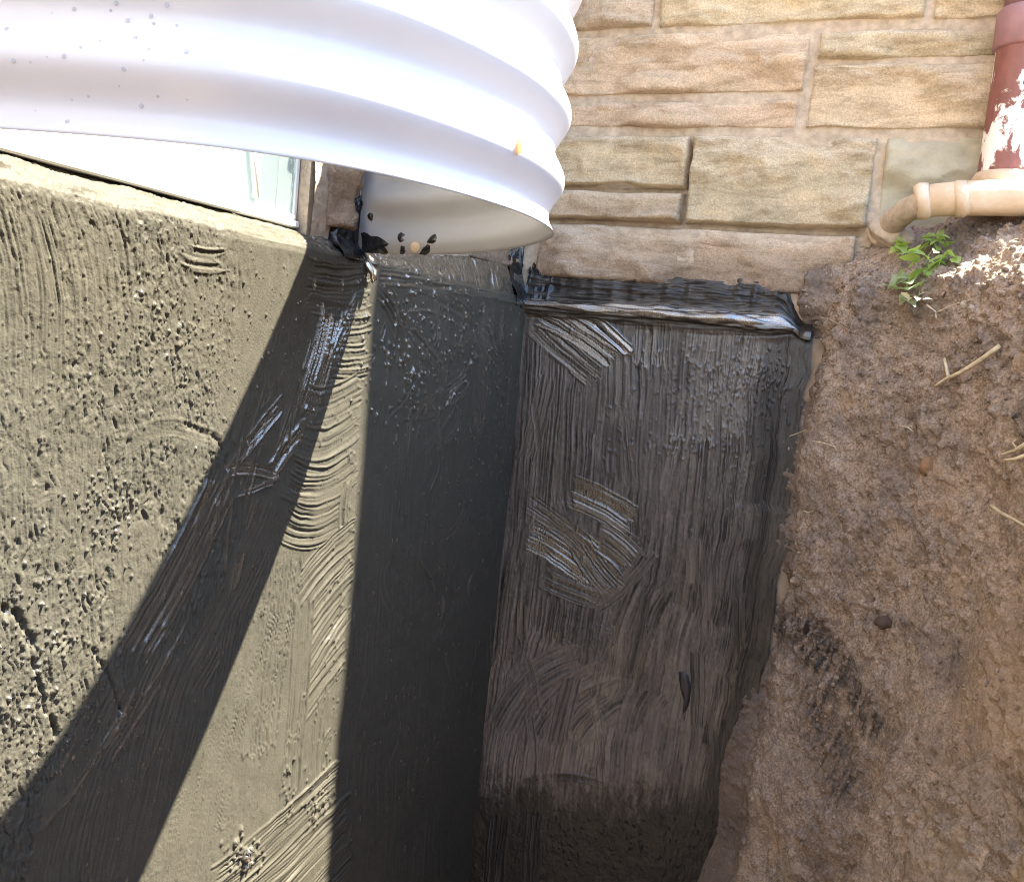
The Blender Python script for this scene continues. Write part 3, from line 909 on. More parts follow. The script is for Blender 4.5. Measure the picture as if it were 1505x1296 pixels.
# ------------------------------------------------------------------ stone walls
def stone_mesh(name, u0, u1, z0, z1, seed, plane, dirty=0.0, face=0.012):
    u0 -= 0.002; u1 += 0.002; z0 -= 0.002; z1 += 0.0015
    nu = max(8, min(70, int((u1 - u0) / 0.006))); nw = max(12, min(34, int((z1 - z0) / 0.0042)))
    cu = 0.5 - 0.5 * np.cos(np.linspace(0, 1, nu) * np.pi) * 0.25 - 0.5 * (1 - 2 * np.linspace(0, 1, nu)) * 0.75
    cw = 0.5 - 0.5 * np.cos(np.linspace(0, 1, nw) * np.pi) * 0.25 - 0.5 * (1 - 2 * np.linspace(0, 1, nw)) * 0.75
    Wd, Ht = u1 - u0, z1 - z0
    A, Bz = np.meshgrid(u0 + cu * Wd, z0 + cw * Ht)
    wob = 0.0035
    ed = np.minimum(np.minimum(A - u0, u1 - A) * 1.0, np.minimum(Bz - z0, z1 - Bz))
    A2 = A + wob * fbm(A * 12, Bz * 16, seed, 3) * 1.0
    B2 = Bz + wob * fbm(A * 10, Bz * 20, seed + 5, 3)
    ed = ed * (1 + 0.5 * fbm(A * 40, Bz * 40, seed + 7, 2))
    e = np.clip(ed / 0.007, 0, 1)
    h = face * (0.25 + 0.75 * np.sqrt(np.clip(1 - (1 - e) ** 2, 0, 1)))
    big = fbm(A * 7, Bz * 15, seed + 9, 3)
    ter = np.floor((big * 2.2 + 0.4 * (Bz - z0) / Ht) * 2.0) / 2.0
    frac = (big * 2.2 + 0.4 * (Bz - z0) / Ht) - ter
    ter = ter + sst(0.36, 0.5, frac) * 0.5
    h = h + e * (0.0085 * big + 0.0095 * ter + 0.0042 * fbm(A * 45, Bz * 60, seed + 13, 3))
    h = np.maximum(h, 0.0065)
    h[0, :] = -0.02; h[-1, :] = -0.02; h[:, 0] = -0.02; h[:, -1] = -0.02
    # lit pitched top: upper edge falls back
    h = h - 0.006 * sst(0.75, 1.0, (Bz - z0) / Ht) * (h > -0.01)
    if plane == 'B': P = np.stack([A2, 0.034 - h, B2], -1)
    else: P = np.stack([-0.034 + h, A2, B2], -1)
    pale = np.clip(0.9 * sst(0.72, 0.95, (Bz - z0) / Ht + 0.22 * fbm(A * 18, Bz * 30, seed + 2, 3)) * e + 1.2 * np.clip(ter - big * 1.6, 0, 1), 0, 1)  # paler upper edges and steps: highlights painted into the stone colour
    dd = np.clip(dirty * (1.25 - (Bz - z0) / Ht * 1.0) + 0.25 * dirty * fbm(A * 9, Bz * 12, seed + 3, 2), 0, 1)
    return grid_mesh(name, P, flip=(plane == 'A'), attrs={'dirty': dd, 'pale': pale})

wallB = empty('stone_wall', 'tan split-face stone wall above the brushed end panel, left of the maroon downpipe', 'stone wall')
stonesB = [
    (0.000, 0.636, 0.052, 0.166, 0.75), (0.655, 0.93, 0.040, 0.170, 0.6),
    (-0.02, 0.296, 0.180, 0.236, 0.15), (-0.02, 0.300, 0.249, 0.346, 0.05),
    (0.308, 0.648, 0.181, 0.346, 0.1),
    (-0.02, 0.498, 0.361, 0.414, 0.0), (-0.02, 0.506, 0.427, 0.541, 0.0),
    (0.516, 0.93, 0.361, 0.474, 0.0), (0.520, 0.93, 0.484, 0.535, 0.0),
    (-0.02, 0.198, 0.555, 0.668, 0.0), (0.211, 0.696, 0.553, 0.668, 0.0), (0.708, 0.93, 0.550, 0.668, 0.0),
    (-0.02, 0.36, 0.682, 0.735, 0.0), (0.372, 0.93, 0.682, 0.735, 0.0), (-0.02, 0.25, 0.748, 0.86, 0.0), (0.262, 0.93, 0.748, 0.86, 0.0),
]
for i, (a, b_, c, d, dr) in enumerate(stonesB):
    link('stone', stone_mesh('stone', a, b_, c, d, 160 + i * 3, 'B', dr), M['stone'], wallB)
link('stone', stone_mesh('stone', 0.662, 0.93, 0.182, 0.346, 147, 'B', 0.1, 0.008), M['cement_patch'], wallB)
def mortar_B():
    xs = np.linspace(-0.03, 0.92, 190); zs = np.linspace(-0.05, 0.9, 190)
    X, Z = np.meshgrid(xs, zs)
    d = 0.0295 + 0.003 * fbm(X * 22, Z * 22, 171, 3) + 0.0012 * fbm(X * 120, Z * 120, 174, 2)
    deep = sst(0.163, 0.168, Z) * sst(0.184, 0.179, Z) * sst(0.66, 0.62, X)
    deep = np.maximum(deep, sst(0.232, 0.237, Z) * sst(0.252, 0.247, Z) * sst(0.31, 0.29, X))
    deep = np.maximum(deep, sst(0.294, 0.298, X) * sst(0.311, 0.307, X) * sst(0.16, 0.18, Z) * sst(0.345, 0.32, Z))
    d = d + 0.032 * deep
    return grid_mesh('mortar', np.stack([X, d, Z], -1), flip=False)
link('mortar', mortar_B(), M['mortar'], wallB)
b = MB(); b.box(-0.05, 0.915, 0.075, 4.0, 0.03, 0.86); b.box(-0.05, 0.915, 0.03, 4.0, 0.872, 2.5)
b.build('wall_core', M['mortar'], wallB)

wallA = empty('stone_wall', 'stone wall around the basement window, mostly hidden behind the white window well', 'stone wall')
stonesA = [
    (-0.706, -0.648, 0.040, 0.166, 0.6), (-0.640, -0.45, 0.060, 0.166, 0.7), (-0.438, -0.25, 0.060, 0.166, 0.7), (-0.238, -0.012, 0.060, 0.166, 0.8),
    (-0.742, -0.42, 0.180, 0.236, 0.2), (-0.408, -0.012, 0.180, 0.346, 0.1), (-0.742, -0.42, 0.249, 0.346, 0.1),
    (-0.742, -0.31, 0.361, 0.414, 0.0), (-0.298, -0.012, 0.361, 0.414, 0.0),
    (-1.00, -0.52, 0.427, 0.541, 0.0), (-0.508, -0.012, 0.427, 0.541, 0.0), (-1.62, -1.012, 0.427, 0.541, 0.0),
    (-1.9, -1.42, 0.361, 0.414, 0.0), (-1.9, -1.42, 0.180, 0.346, 0.0), (-1.9, -1.42, 0.045, 0.166, 0.2),
    (-0.8, -0.31, 0.555, 0.668, 0.0), (-0.298, -0.012, 0.555, 0.668, 0.0), (-1.3, -0.812, 0.555, 0.668, 0.0), (-1.9, -1.312, 0.555, 0.668, 0.0),
    (-0.9, -0.412, 0.682, 0.86, 0.0), (-0.4, -0.012, 0.682, 0.86, 0.0), (-1.45, -0.912, 0.682, 0.86, 0.0), (-2.0, -1.462, 0.682, 0.86, 0.0),
]
for i, (a, b_, c, d, dr) in enumerate(stonesA):
    link('stone', stone_mesh('stone', a, b_, c, d, 140 + i * 4, 'A', dr, 0.009), M['stone'], wallA)
b = MB()
b.box(-0.3, -0.040, -0.735, 0.09, 0.0, 0.4); b.box(-0.3, -0.030, -5.0, -1.40, 0.0, 0.4); b.box(-0.3, -0.030, -5.0, 0.03, 0.4, 0.86)
b.box(-0.3, -0.024, -5.0, 0.03, 0.872, 2.5)
b.build('wall_core', M['mortar'], wallA)
def mortar_A():
    Y_, Z_ = np.meshgrid(np.linspace(-0.7345, 0.045, 270), np.linspace(0.0, 0.42, 150))
    d_ = -0.033 + 0.005 * fbm(Y_ * 26, Z_ * 26, 176, 4) + 0.0016 * fbm(Y_ * 140, Z_ * 140, 179, 2)
    return grid_mesh('mortar', np.stack([d_, Y_, Z_], -1), flip=True)
link('mortar', mortar_A(), M['mortar'], wallA)

# ------------------------------------------------------------------ window
win = empty('basement_window', 'white vinyl basement window with a pale glass pane behind the window well', 'window')
b = MB()
b.box(-0.09, -0.030, -1.399, -0.880, 0.027, 0.040, 0.002); b.box(-0.09, -0.050, -0.8795, -0.737, 0.030, 0.040, 0.002)
b.box(-0.09, -0.036, -1.399, -0.737, 0.375, 0.399, 0.002)
b.box(-0.09, -0.056, -0.744, -0.737, 0.041, 0.374, 0.001)
b.box(-0.09, -0.036, -1.399, -1.38, 0.041, 0.374, 0.002)
b.build('frame', M['vinyl'], win)
b = MB()
b.box(-0.08, -0.043, -1.379, -0.878, 0.041, 0.374, 0.003)
b.build('sash_panel', M['vinyl'], win)
b = MB()
b.box(-0.08, -0.046, -0.877, -0.866, 0.041, 0.374, 0.0015)
b.box(-0.08, -0.052, -0.8655, -0.745, 0.041, 0.047, 0.001)
b.build('glazing_bead', M['vinyl'], win)
b = MB(); b.box(-0.064, -0.058, -0.8655, -0.7445, 0.0475, 0.373)
b.build('glass', M['glass_pane'], win)
def curtain():
    y_, z_ = np.meshgrid(np.linspace(-0.878, -0.738, 60), np.linspace(0.042, 0.373, 40))
    x_ = -0.100 + 0.005 * np.sin(y_ * 170 + 1.2 * np.sin(z_ * 9)) + 0.002 * fbm(y_ * 40, z_ * 12, 310, 2)
    return grid_mesh('curtain', np.stack([x_, y_, z_], -1), flip=True)
link('curtain', curtain(), M['curtain'], win)

b = MB()
b.tube([(-0.055, -0.862, 0.34), (-0.055, -0.855, 0.22), (-0.055, -0.84, 0.12), (-0.055, -0.825, 0.055)], [0.004] * 4, 8)
b.build('glass_reflection', M['curtain'], win, True)  # invented white tube standing in for a curved reflection in the glass

# ------------------------------------------------------------------ window well
well = empty('window_well', 'white corrugated metal window well hanging in front of the basement window', 'window well')
RIM = [(-0.026, -0.632), (0.0, -0.632), (0.045, -0.639), (0.114, -0.664), (0.179, -0.699), (0.247, -0.753), (0.325, -0.829), (0.377, -0.903), (0.405, -0.972), (0.415, -1.04),
       (0.412, -1.09), (0.401, -1.142), (0.380, -1.196), (0.352, -1.240), (0.318, -1.272), (0.280, -1.295), (0.239, -1.310), (0.195, -1.323), (0.147, -1.334), (0.08, -1.349), (0.02, -1.361), (-0.026, -1.372)]
def shell():
    R = np.array(RIM)
    # smooth spline through the points
    def cr(P, n):
        out = []
        Q = np.vstack([2 * P[0] - P[1], P, 2 * P[-1] - P[-2]])
        for i in range(1, len(Q) - 2):
            for t in np.linspace(0, 1, n, endpoint=False):
                a, b_, c, d = Q[i - 1], Q[i], Q[i + 1], Q[i + 2]
                out.append(0.5 * (2 * b_ + (c - a) * t + (2 * a - 5 * b_ + 4 * c - d) * t * t + (3 * b_ - a - 3 * c + d) * t ** 3))
        out.append(P[-1])
        return np.array(out)
    C = cr(R, 10)
    for _ in range(60):
        C[1:-1] = (C[:-2] + 2 * C[1:-1] + C[2:]) / 4
    t = np.gradient(C, axis=0); t /= np.linalg.norm(t, axis=1)[:, None]
    nrm = np.stack([-t[:, 1], t[:, 0]], 1)
    if nrm[len(C) // 2, 0] < 0: nrm = -nrm
    zs = np.linspace(0.010, 0.375, 116)
    off = 0.0062 * np.cos(2 * np.pi * (zs - 0.057) / 0.0605)
    # flatten the corrugation where the steel is flattened for the flanges
    sl = np.concatenate([[0], np.cumsum(np.linalg.norm(np.diff(C, axis=0), axis=1))])
    fl = sst(0.0, 0.05, sl) * sst(sl[-1], sl[-1] - 0.05, sl)
    def surf(th):
        o = off[:, None] * fl[None] + th
        return np.stack([C[None, :, 0] + nrm[None, :, 0] * o, C[None, :, 1] + nrm[None, :, 1] * o, zs[:, None] + 0.0036 * sst(-1.04, -0.86, C[None, :, 1]) * (1 - (zs[:, None] - 0.01) / 0.365)], -1)
    So, Si = surf(0.0008), surf(-0.0008)
    nr, nc = So.shape[:2]
    q1 = grid_quads(nr, nc); q2 = grid_quads(nr, nc, True) + nr * nc
    i = np.arange(nc - 1)
    bot = np.stack([i, i + nr * nc, i + 1 + nr * nc, i + 1], 1)
    k = (nr - 1) * nc
    top = np.stack([k + i, k + i + 1, k + i + 1 + nr * nc, k + i + nr * nc], 1)
    me = mesh_np('shell', np.concatenate([So.reshape(-1, 3), Si.reshape(-1, 3)]), np.concatenate([q1, q2, bot, top]))
    return me, So, Si, C, nrm
shell_me, SO, SI, RC, RN = shell()
shell_o = link('shell', shell_me, M['shell'], well)
M['shell_inside'] = mat_plain('shell_inside_shade', (0.27, 0.265, 0.268), 0.45, 0.05, 8)  # same steel as outside; shade inside the well put into the colour
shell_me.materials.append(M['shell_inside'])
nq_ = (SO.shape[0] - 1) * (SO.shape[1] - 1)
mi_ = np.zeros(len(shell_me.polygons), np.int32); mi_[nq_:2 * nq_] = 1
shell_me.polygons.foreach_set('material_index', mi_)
b = MB(); b.box(-0.0255, -0.0235, -0.634, -0.582, 0.014, 0.375, 0.0006)
b.build('flange', M['shell'], well)
b = MB(); b.box(-0.0255, -0.0235, -1.425, -1.370, 0.012, 0.375, 0.0006)
b.build('flange', M['shell'], well)
# bolt that pokes out below the flange, wet
Pb = on_plane(np.array([(542, 398)], float), 0, 0.004)[0]
b = MB(); b.tube([Pb + np.array([-0.008, 0, 0.014]), Pb + np.array([-0.001, 0, 0.006]), Pb + np.array([0.007, 0.002, -0.002]), Pb + np.array([0.009, 0.001, -0.012]), Pb + np.array([0.006, 0, -0.016])], [0.0055, 0.006, 0.0058, 0.005, 0.003], 12)
b.build('bolt', M['bolt'], well, True)

sh_bvh = BVHTree.FromObject(shell_o, bpy.context.evaluated_depsgraph_get()) if False else None
def bvh_of(me):
    vs = [v.co.copy() for v in me.vertices]
    fs = [tuple(p.vertices) for p in me.polygons]
    return BVHTree.FromPolygons(vs, fs)
sh_bvh = bvh_of(shell_me)
def cast(bvh, q):
    d = Vector(ray(np.array([q], float))[0]).normalized()
    loc, nrm, idx, dist = bvh.ray_cast(Vector(CAM), d)
    if loc is None: return None
    if nrm.dot(d) > 0: nrm = -nrm
    return loc, nrm

def decal(bvh, pts, th, name, parent, mat, rings=2):
    """thin raised smear lying on a curved surface; outline in photo positions"""
    c2 = np.mean(np.array(pts, float), 0)
    hits = []
    for s in (1.0, 0.7, 0.0):
        for q in (pts if s > 0 else [tuple(c2)]):
            p = c2 + (np.array(q) - c2) * s
            r = cast(bvh, p)
            for _k in range(12):
                if r is not None: break
                p = p + (c2 - p) * 0.12
                r = cast(bvh, p)
            if r is None: return None
            lift = {1.0: -0.0006, 0.7: th, 0.0: th * 1.2}[s]
            hits.append(r[0] + r[1] * lift)
    n = len(pts)
    fs = []
    for i in range(n):
        j = (i + 1) % n
        fs.append((i, j, n + j, n + i)); fs.append((n + i, n + j, 2 * n))
    mb = MB(); mb.add(hits, fs)
    return mb.build(name, mat, parent, True)
splats = [
    [(543, 312), (548, 314), (549, 321), (546, 325), (541, 323), (539, 317)],
    [(531, 294), (535, 296), (533, 305), (530, 312), (529, 303)],
    [(584, 345), (590, 341), (596, 344), (591, 348), (590, 352), (594, 354), (588, 358), (584, 352)],
    [(590, 361), (595, 362), (597, 369), (593, 376), (588, 374), (588, 366)],
    [(614, 375), (622, 364), (628, 359), (633, 361), (632, 371), (626, 377)],
    [(625, 358), (632, 348), (640, 342), (643, 350), (641, 357), (634, 359)],
    [(528, 341), (538, 341), (546, 347), (556, 346), (566, 353), (574, 359), (566, 364), (572, 371), (574, 378), (555, 379), (538, 379), (530, 366)],
]
for pts in splats:
    rr = random.Random(int(pts[0][0]))
    dense = []
    for i in range(len(pts)):
        a, c = pts[i], pts[(i + 1) % len(pts)]
        for t in (0, 0.5):
            dense.append((a[0] + (c[0] - a[0]) * t + rr.uniform(-0.9, 0.9), a[1] + (c[1] - a[1]) * t + rr.uniform(-0.9, 0.9)))
    decal(sh_bvh, dense, 0.0014, 'tar_splatter', well, M['tar_black'])
ell = [(610 + 8 * math.cos(a), 363 + 9 * math.sin(a)) for a in np.linspace(0, 2 * math.pi, 16, endpoint=False)]
decal(sh_bvh, ell, 0.0006, 'knockout', well, M['clay'])
# water beads on the near side
rr = random.Random(3)
spots = [(76, 20), (188, 31), (171, 5), (89, 53), (147, 61), (109, 14), (219, 73), (274, 77), (222, 24), (69, 84), (182, 102), (211, 89), (130, 142), (232, 142), (208, 156), (275, 147), (106, 147), (99, 179), (163, 16), (199, 56), (10, 43), (260, 38), (119, 70), (94, 83), (175, 127), (52, 163), (20, 90), (45, 92), (245, 8), (226, 35)]
def bead_mesh(r):
    mb = MB(); nn = 8; vs = []; fs = []
    for i in range(4):
        ph = i / 4 * math.pi / 2
        for k in range(nn):
            a = 2 * math.pi * k / nn
            vs.append((r * math.cos(ph) * math.cos(a), r * math.cos(ph) * math.sin(a), r * 0.6 * math.sin(ph)))
    vs.append((0, 0, r * 0.6))
    for i in range(3):
        for k in range(nn): fs.append((i * nn + k, i * nn + (k + 1) % nn, (i + 1) * nn + (k + 1) % nn, (i + 1) * nn + k))
    for k in range(nn): fs.append((3 * nn + k, 3 * nn + (k + 1) % nn, 4 * nn))
    mb.add(vs, fs)
    return mb.mesh('water_bead', True)
beads = [bead_mesh(r) for r in (0.0007, 0.0011, 0.0016)]
for me in beads: me.materials.append(M['water'])
for q in spots:
    r = cast(sh_bvh, q)
    if r is None: continue
    o = bpy.data.objects.new('water_bead', rr.choice(beads)); COL.objects.link(o)
    o.matrix_world = Matrix.Translation(r[0]) @ r[1].to_track_quat('Z', 'Y').to_matrix().to_4x4()
    o.parent = well

# tar pushed up the jamb stone beside the window and into the corner
def tar_lump(name, parent, U, Z, hfun, plane, mat):
    h = hfun(U, Z)
    P = np.stack([-0.026 + h, U, Z], -1) if plane == 'A' else np.stack([U, 0.026 - h, Z], -1)
    me = grid_mesh(name, P, flip=(plane == 'A'))
    return link(name, me, mat, parent)
U, Z = np.meshgrid(np.linspace(-0.70, -0.605, 60), np.linspace(0.0, 0.10, 60))
def hj(u, z):
    top = 0.026 + 0.066 * sst(-0.690, -0.655, u) + 0.010 * vn(u * 120, 0 * z, 211) + 0.012 * vn(u * 260, z * 10, 213)
    m_ = sst(0.006, -0.006, z - top)
    return -0.02 + m_ * (0.024 + 0.004 * fbm(u * 90, z * 40, 215, 3) + 0.022 * sst(0.03, 0.0, z))
tar_lump('tar_smear', foundA, U, Z, hj, 'A', M['tar_black'])
U, Z = np.meshgrid(np.linspace(-0.06, 0.012, 40), np.linspace(-0.02, 0.16, 70))
def hk(u, z):
    top = 0.095 + 0.03 * vn(u * 150, 0 * z, 221) + 0.02 * vn(u * 300, z * 12, 223)
    m_ = sst(0.008, -0.008, z - top)
    return -0.02 + m_ * (0.024 + 0.006 * fbm(u * 90, z * 30, 225, 3) + 0.020 * sst(0.05, 0.0, z))
tar_lump('tar_smear', foundA, U, Z, hk, 'A', M['tar_black'])
U, Z = np.meshgrid(np.linspace(-0.012, 0.05, 40), np.linspace(-0.02, 0.14, 60))
def hl(u, z):
    top = 0.085 - 0.4 * np.clip(u, 0, 1) + 0.02 * vn(u * 150, 0 * z, 231) + 0.012 * vn(u * 300, z * 12, 233)
    m_ = sst(0.008, -0.008, z - top)
    return -0.02 + m_ * (0.024 + 0.005 * fbm(u * 90, z * 30, 235, 3) + 0.014 * sst(0.05, 0.0, z))
tar_lump('tar_smear', foundB, U, Z, hl, 'B', M['tar_black'])

# ------------------------------------------------------------------ dirt bank
BANK = np.array([(0.530, 0.060), (0.568, 0.010), (0.603, -0.024), (0.670, -0.075), (0.745, -0.130), (0.825, -0.215), (0.900, -0.34), (0.970, -0.54), (1.03, -0.85), (1.07, -1.3), (1.09, -2.0), (1.10, -4.2)])
def bank():
    seg = np.linalg.norm(np.diff(BANK, axis=0), axis=1); S = np.concatenate([[0], np.cumsum(seg)])
    s = np.concatenate([np.linspace(0, 0.75, 400, endpoint=False), np.linspace(0.75, 1.4, 80, endpoint=False), np.linspace(1.4, S[-1], 50)])
    cx = np.interp(s, S, BANK[:, 0]); cy = np.interp(s, S, BANK[:, 1])
    for _ in range(300):
        cx[1:-1] = (cx[:-2] + 2 * cx[1:-1] + cx[2:]) / 4; cy[1:-1] = (cy[:-2] + 2 * cy[1:-1] + cy[2:]) / 4
    tx = np.gradient(cx); ty = np.gradient(cy); l = np.hypot(tx, ty); tx /= l; ty /= l
    nx, ny = ty, -tx           # into the trench (-x)
    sg = np.sign(-nx[len(nx) // 2]); nx = nx * sg; ny = ny * sg
    prof = np.array([(-0.42, 0.235), (-0.22, 0.225), (-0.13, 0.190), (-0.085, 0.152), (-0.045, 0.116), (-0.004, 0.086), (0.006, 0.040), (0.0, -0.01), (0.002, -0.2), (0.004, -0.45), (0.020, -0.75), (0.045, -1.05), (0.09, -1.35), (0.2, -1.6), (0.5, -1.76)])
    pl = np.concatenate([[0], np.cumsum(np.linalg.norm(np.diff(prof, axis=0), axis=1))])
    tv = np.concatenate([np.linspace(0, 0.2, 20, endpoint=False), np.linspace(0.2, 1.75, 560, endpoint=False), np.linspace(1.75, pl[-1], 40)])
    pn = np.interp(tv, pl, prof[:, 0]); pz = np.interp(tv, pl, prof[:, 1])
    for _ in range(120):
        pn[1:-1] = (pn[:-2] + 2 * pn[1:-1] + pn[2:]) / 4; pz[1:-1] = (pz[:-2] + 2 * pz[1:-1] + pz[2:]) / 4
    dn = np.gradient(pn); dz = np.gradient(pz); l2 = np.hypot(dn, dz); on = -dz / l2; oz = dn / l2
    Sg, Tg = np.meshgrid(s, tv)
    h = 0.030 * fbm(Sg * 3.2, Tg * 2.6, 241, 3) + 0.016 * fbm(Sg * 11, Tg * 8, 244, 3)
    rg = 0.25 + 0.95 * sst(-0.15, 0.35, fbm(Sg * 8, Tg * 6, 246, 3))
    clod = np.abs(fbm(Sg * 30, Tg * 24, 247, 3))
    h += rg * (0.013 * (0.35 - clod) + 0.0085 * fbm(Sg * 55, Tg * 42, 251, 4, 0.6))
    h += (0.25 + 0.75 * rg) * (0.0042 * fbm(Sg * 130, Tg * 110, 257, 3, 0.65) + 0.0018 * vn(Sg * 300, Tg * 260, 259))
    h += 0.006 * np.abs(fbm(Sg * 20 + Tg * 9, Tg * 9, 262, 3))
    # loose lumpy upper half, smeared lower half
    up = sst(1.05, 0.65, Tg)
    h += up * 0.008 * np.clip(fbm(Sg * 26, Tg * 40, 261, 3), -0.3, 1)
    h *= sst(0.0, 0.07, Sg) * 0.75 + 0.25
    h += 0.020 * (0.4 - np.abs(fbm(Sg * 9 + 0.8 * Tg, Tg * 1.8, 263, 3))) * sst(0.45, 0.75, Tg)
    # angular clods
    rs_ = np.random.RandomState(77)
    for _ in range(11000):
        s0 = rs_.uniform(0.05, 0.75); t0 = rs_.uniform(0.2, 1.75)
        if t0 > 0.75 and rs_.rand() < 0.35: continue
        r_ = 0.0020 + 0.0095 * rs_.rand() ** 5
        an = rs_.uniform(0, 3.14); el = rs_.uniform(0.55, 1.0)
        j0, j1 = np.searchsorted(s, s0 - r_), np.searchsorted(s, s0 + r_)
        i0, i1 = np.searchsorted(tv, t0 - r_), np.searchsorted(tv, t0 + r_)
        if j1 <= j0 or i1 <= i0: continue
        du = Sg[i0:i1, j0:j1] - s0; dt = Tg[i0:i1, j0:j1] - t0
        a_ = (du * math.cos(an) + dt * math.sin(an)) / r_; b2 = (-du * math.sin(an) + dt * math.cos(an)) / (r_ * el)
        d_ = np.maximum(np.abs(a_ + 0.3 * b2), np.abs(b2)) * 0.5 + 0.5 * np.hypot(a_, b2)
        top_ = np.clip(1.0 - d_, 0, 0.45) * (1 + 0.5 * a_)
        h[i0:i1, j0:j1] += r_ * 1.05 * top_
    h += 0.020 * np.exp(-((Sg - 0.055) / 0.03) ** 2) * sst(0.36, 0.42, Tg) * sst(0.60, 0.50, Tg)
    # smooth spade faces
    sp = sst(0.35, 0.6, fbm(Sg * 5, Tg * 3, 265, 2) + 0.25)
    h = h * (1 - 0.25 * sp)
    # a groove beside the panel and a second lobe to the right
    h -= 0.018 * np.exp(-((Sg - 0.085) / 0.025) ** 2) * sst(0.45, 0.7, Tg)
    h += 0.045 * sst(0.36, 0.46, Sg + 0.06 * fbm(Tg * 4, Sg * 4, 268, 2)) * sst(0.9, 1.3, Tg)
    PX = cx[None] + nx[None] * (pn[:, None] + on[:, None] * h)
    PY = cy[None] + ny[None] * (pn[:, None] + on[:, None] * h)
    PZ = pz[:, None] + oz[:, None] * h
    P = np.stack([PX, PY, PZ], -1)
    q = to_px(P.reshape(-1, 3)).reshape(P.shape[0], P.shape[1], 2)
    QX, QY = q[..., 0], q[..., 1]
    # tar wiped on the bank beside the panel (a stain with its own outline)
    def smear(x0, y0, x1, y1, w):
        d = np.array([x1 - x0, y1 - y0], float); L = np.hypot(*d); d /= L
        a = (QX - x0) * d[0] + (QY - y0) * d[1]; c = -(QX - x0) * d[1] + (QY - y0) * d[0]
        return sst(w, w * 0.2, np.abs(c) + 10 * fbm(Sg * 40, Tg * 40, 271, 2)) * sst(-20, 10, a) * sst(L + 20, L - 30, a)
    str_ = fbm(Sg * 150 + Tg * 40, Tg * 22, 275, 3)
    tar = np.maximum(smear(1162, 905, 1222, 985, 46), 0.7 * smear(1215, 950, 1300, 1090, 34))
    tar = np.maximum(tar, 0.6 * smear(1200, 1000, 1250, 1190, 48))
    tar = np.clip(tar * (0.68 + 1.3 * str_ + 0.7 * fbm(Sg * 300, Tg * 300, 278, 2)), 0, 0.95)
    damp = np.clip(0.75 * sst(0.13, 0.07, Sg + 0.02 * fbm(Sg * 20, Tg * 14, 281, 2)) * sst(0.3, 0.6, Tg) + 0.25 * sst(0.1, 0.5, fbm(Sg * 9, Tg * 7, 284, 3)), 0, 0.8)
    damp = np.maximum(damp, 0.6 * sst(0.0, 0.35, fbm(Sg * 12, Tg * 10, 287, 3)) * sst(0.62, 0.45, Tg))
    ochre = np.clip(0.5 * sst(1300, 1480, QX) * sst(820, 1000, QY) * sst(-0.05, 0.4, fbm(Sg * 8, Tg * 6, 290, 3)), 0, 0.8)
    ochre = np.maximum(ochre, 0.4 * sst(0.3, 0.6, fbm(Sg * 14, Tg * 12, 295, 3)))
    pale = np.clip(0.6 * sst(1280, 1460, QX) * sst(1000, 1250, QY) * sst(-0.1, 0.5, fbm(Sg * 10, Tg * 8, 298, 3)) + 0.35 * sst(0.3, 0.6, fbm(Sg * 60, Tg * 60, 299, 2)), 0, 0.7)
    me = grid_mesh('dirt_bank', P, flip=True, attrs={'tar': tar, 'damp': damp, 'ochre': ochre, 'pale': pale})
    return me, P, q
bank_me, BP, BQ = bank()
bank_o = tag(link('dirt_bank', bank_me, M['dirt']), kind='structure')
BPf = BP.reshape(-1, 3); BQf = BQ.reshape(-1, 2)
bank_dep = (BPf - CAM) @ _fw
_okv = bank_dep > 0.2
def bank_at(q, tol=5):
    """front-most point of the bank seen at photo position q"""
    d = np.hypot(BQf[:, 0] - q[0], BQf[:, 1] - q[1])
    c = np.where(_okv & (d < tol))[0]
    if len(c) == 0: c = np.array([np.argmin(np.where(_okv, d, 1e9))])
    return Vector(BPf[c[np.argmin(bank_dep[c])]])
TOCAM = lambda p: (Vector(CAM) - p).normalized()

# ground and trench floor
def ground():
    mb = MB()
    poly = [(0.93, 0.03), (1.02, -0.10), (1.16, -0.30), (1.27, -0.75), (1.34, -1.3), (1.36, -2.0), (1.37, -4.25), (-0.3, -4.6), (-0.3, -120), (150, -120), (150, 120), (0.93, 120)]
    mb.add([(x, y, 0.205) for x, y in poly], [tuple(range(len(poly)))])
    return mb.build('ground', M['dirt'])
tag(ground(), kind='structure')
def floor():
    xs = np.linspace(-0.05, 1.5, 60); ys = np.linspace(-5.0, 0.05, 160)
    X, Y = np.meshgrid(xs, ys)
    return grid_mesh('trench_floor', np.stack([X, Y, -1.62 + 0.04 * fbm(X * 5, Y * 5, 240, 4)], -1))
tag(link('trench_floor', floor(), M['dirt']), kind='structure')
mb = MB(); mb.box(-0.1, 1.6, -4.9, -4.3, -1.7, 0.2)
tag(mb.build('trench_end', M['dirt']), kind='structure')

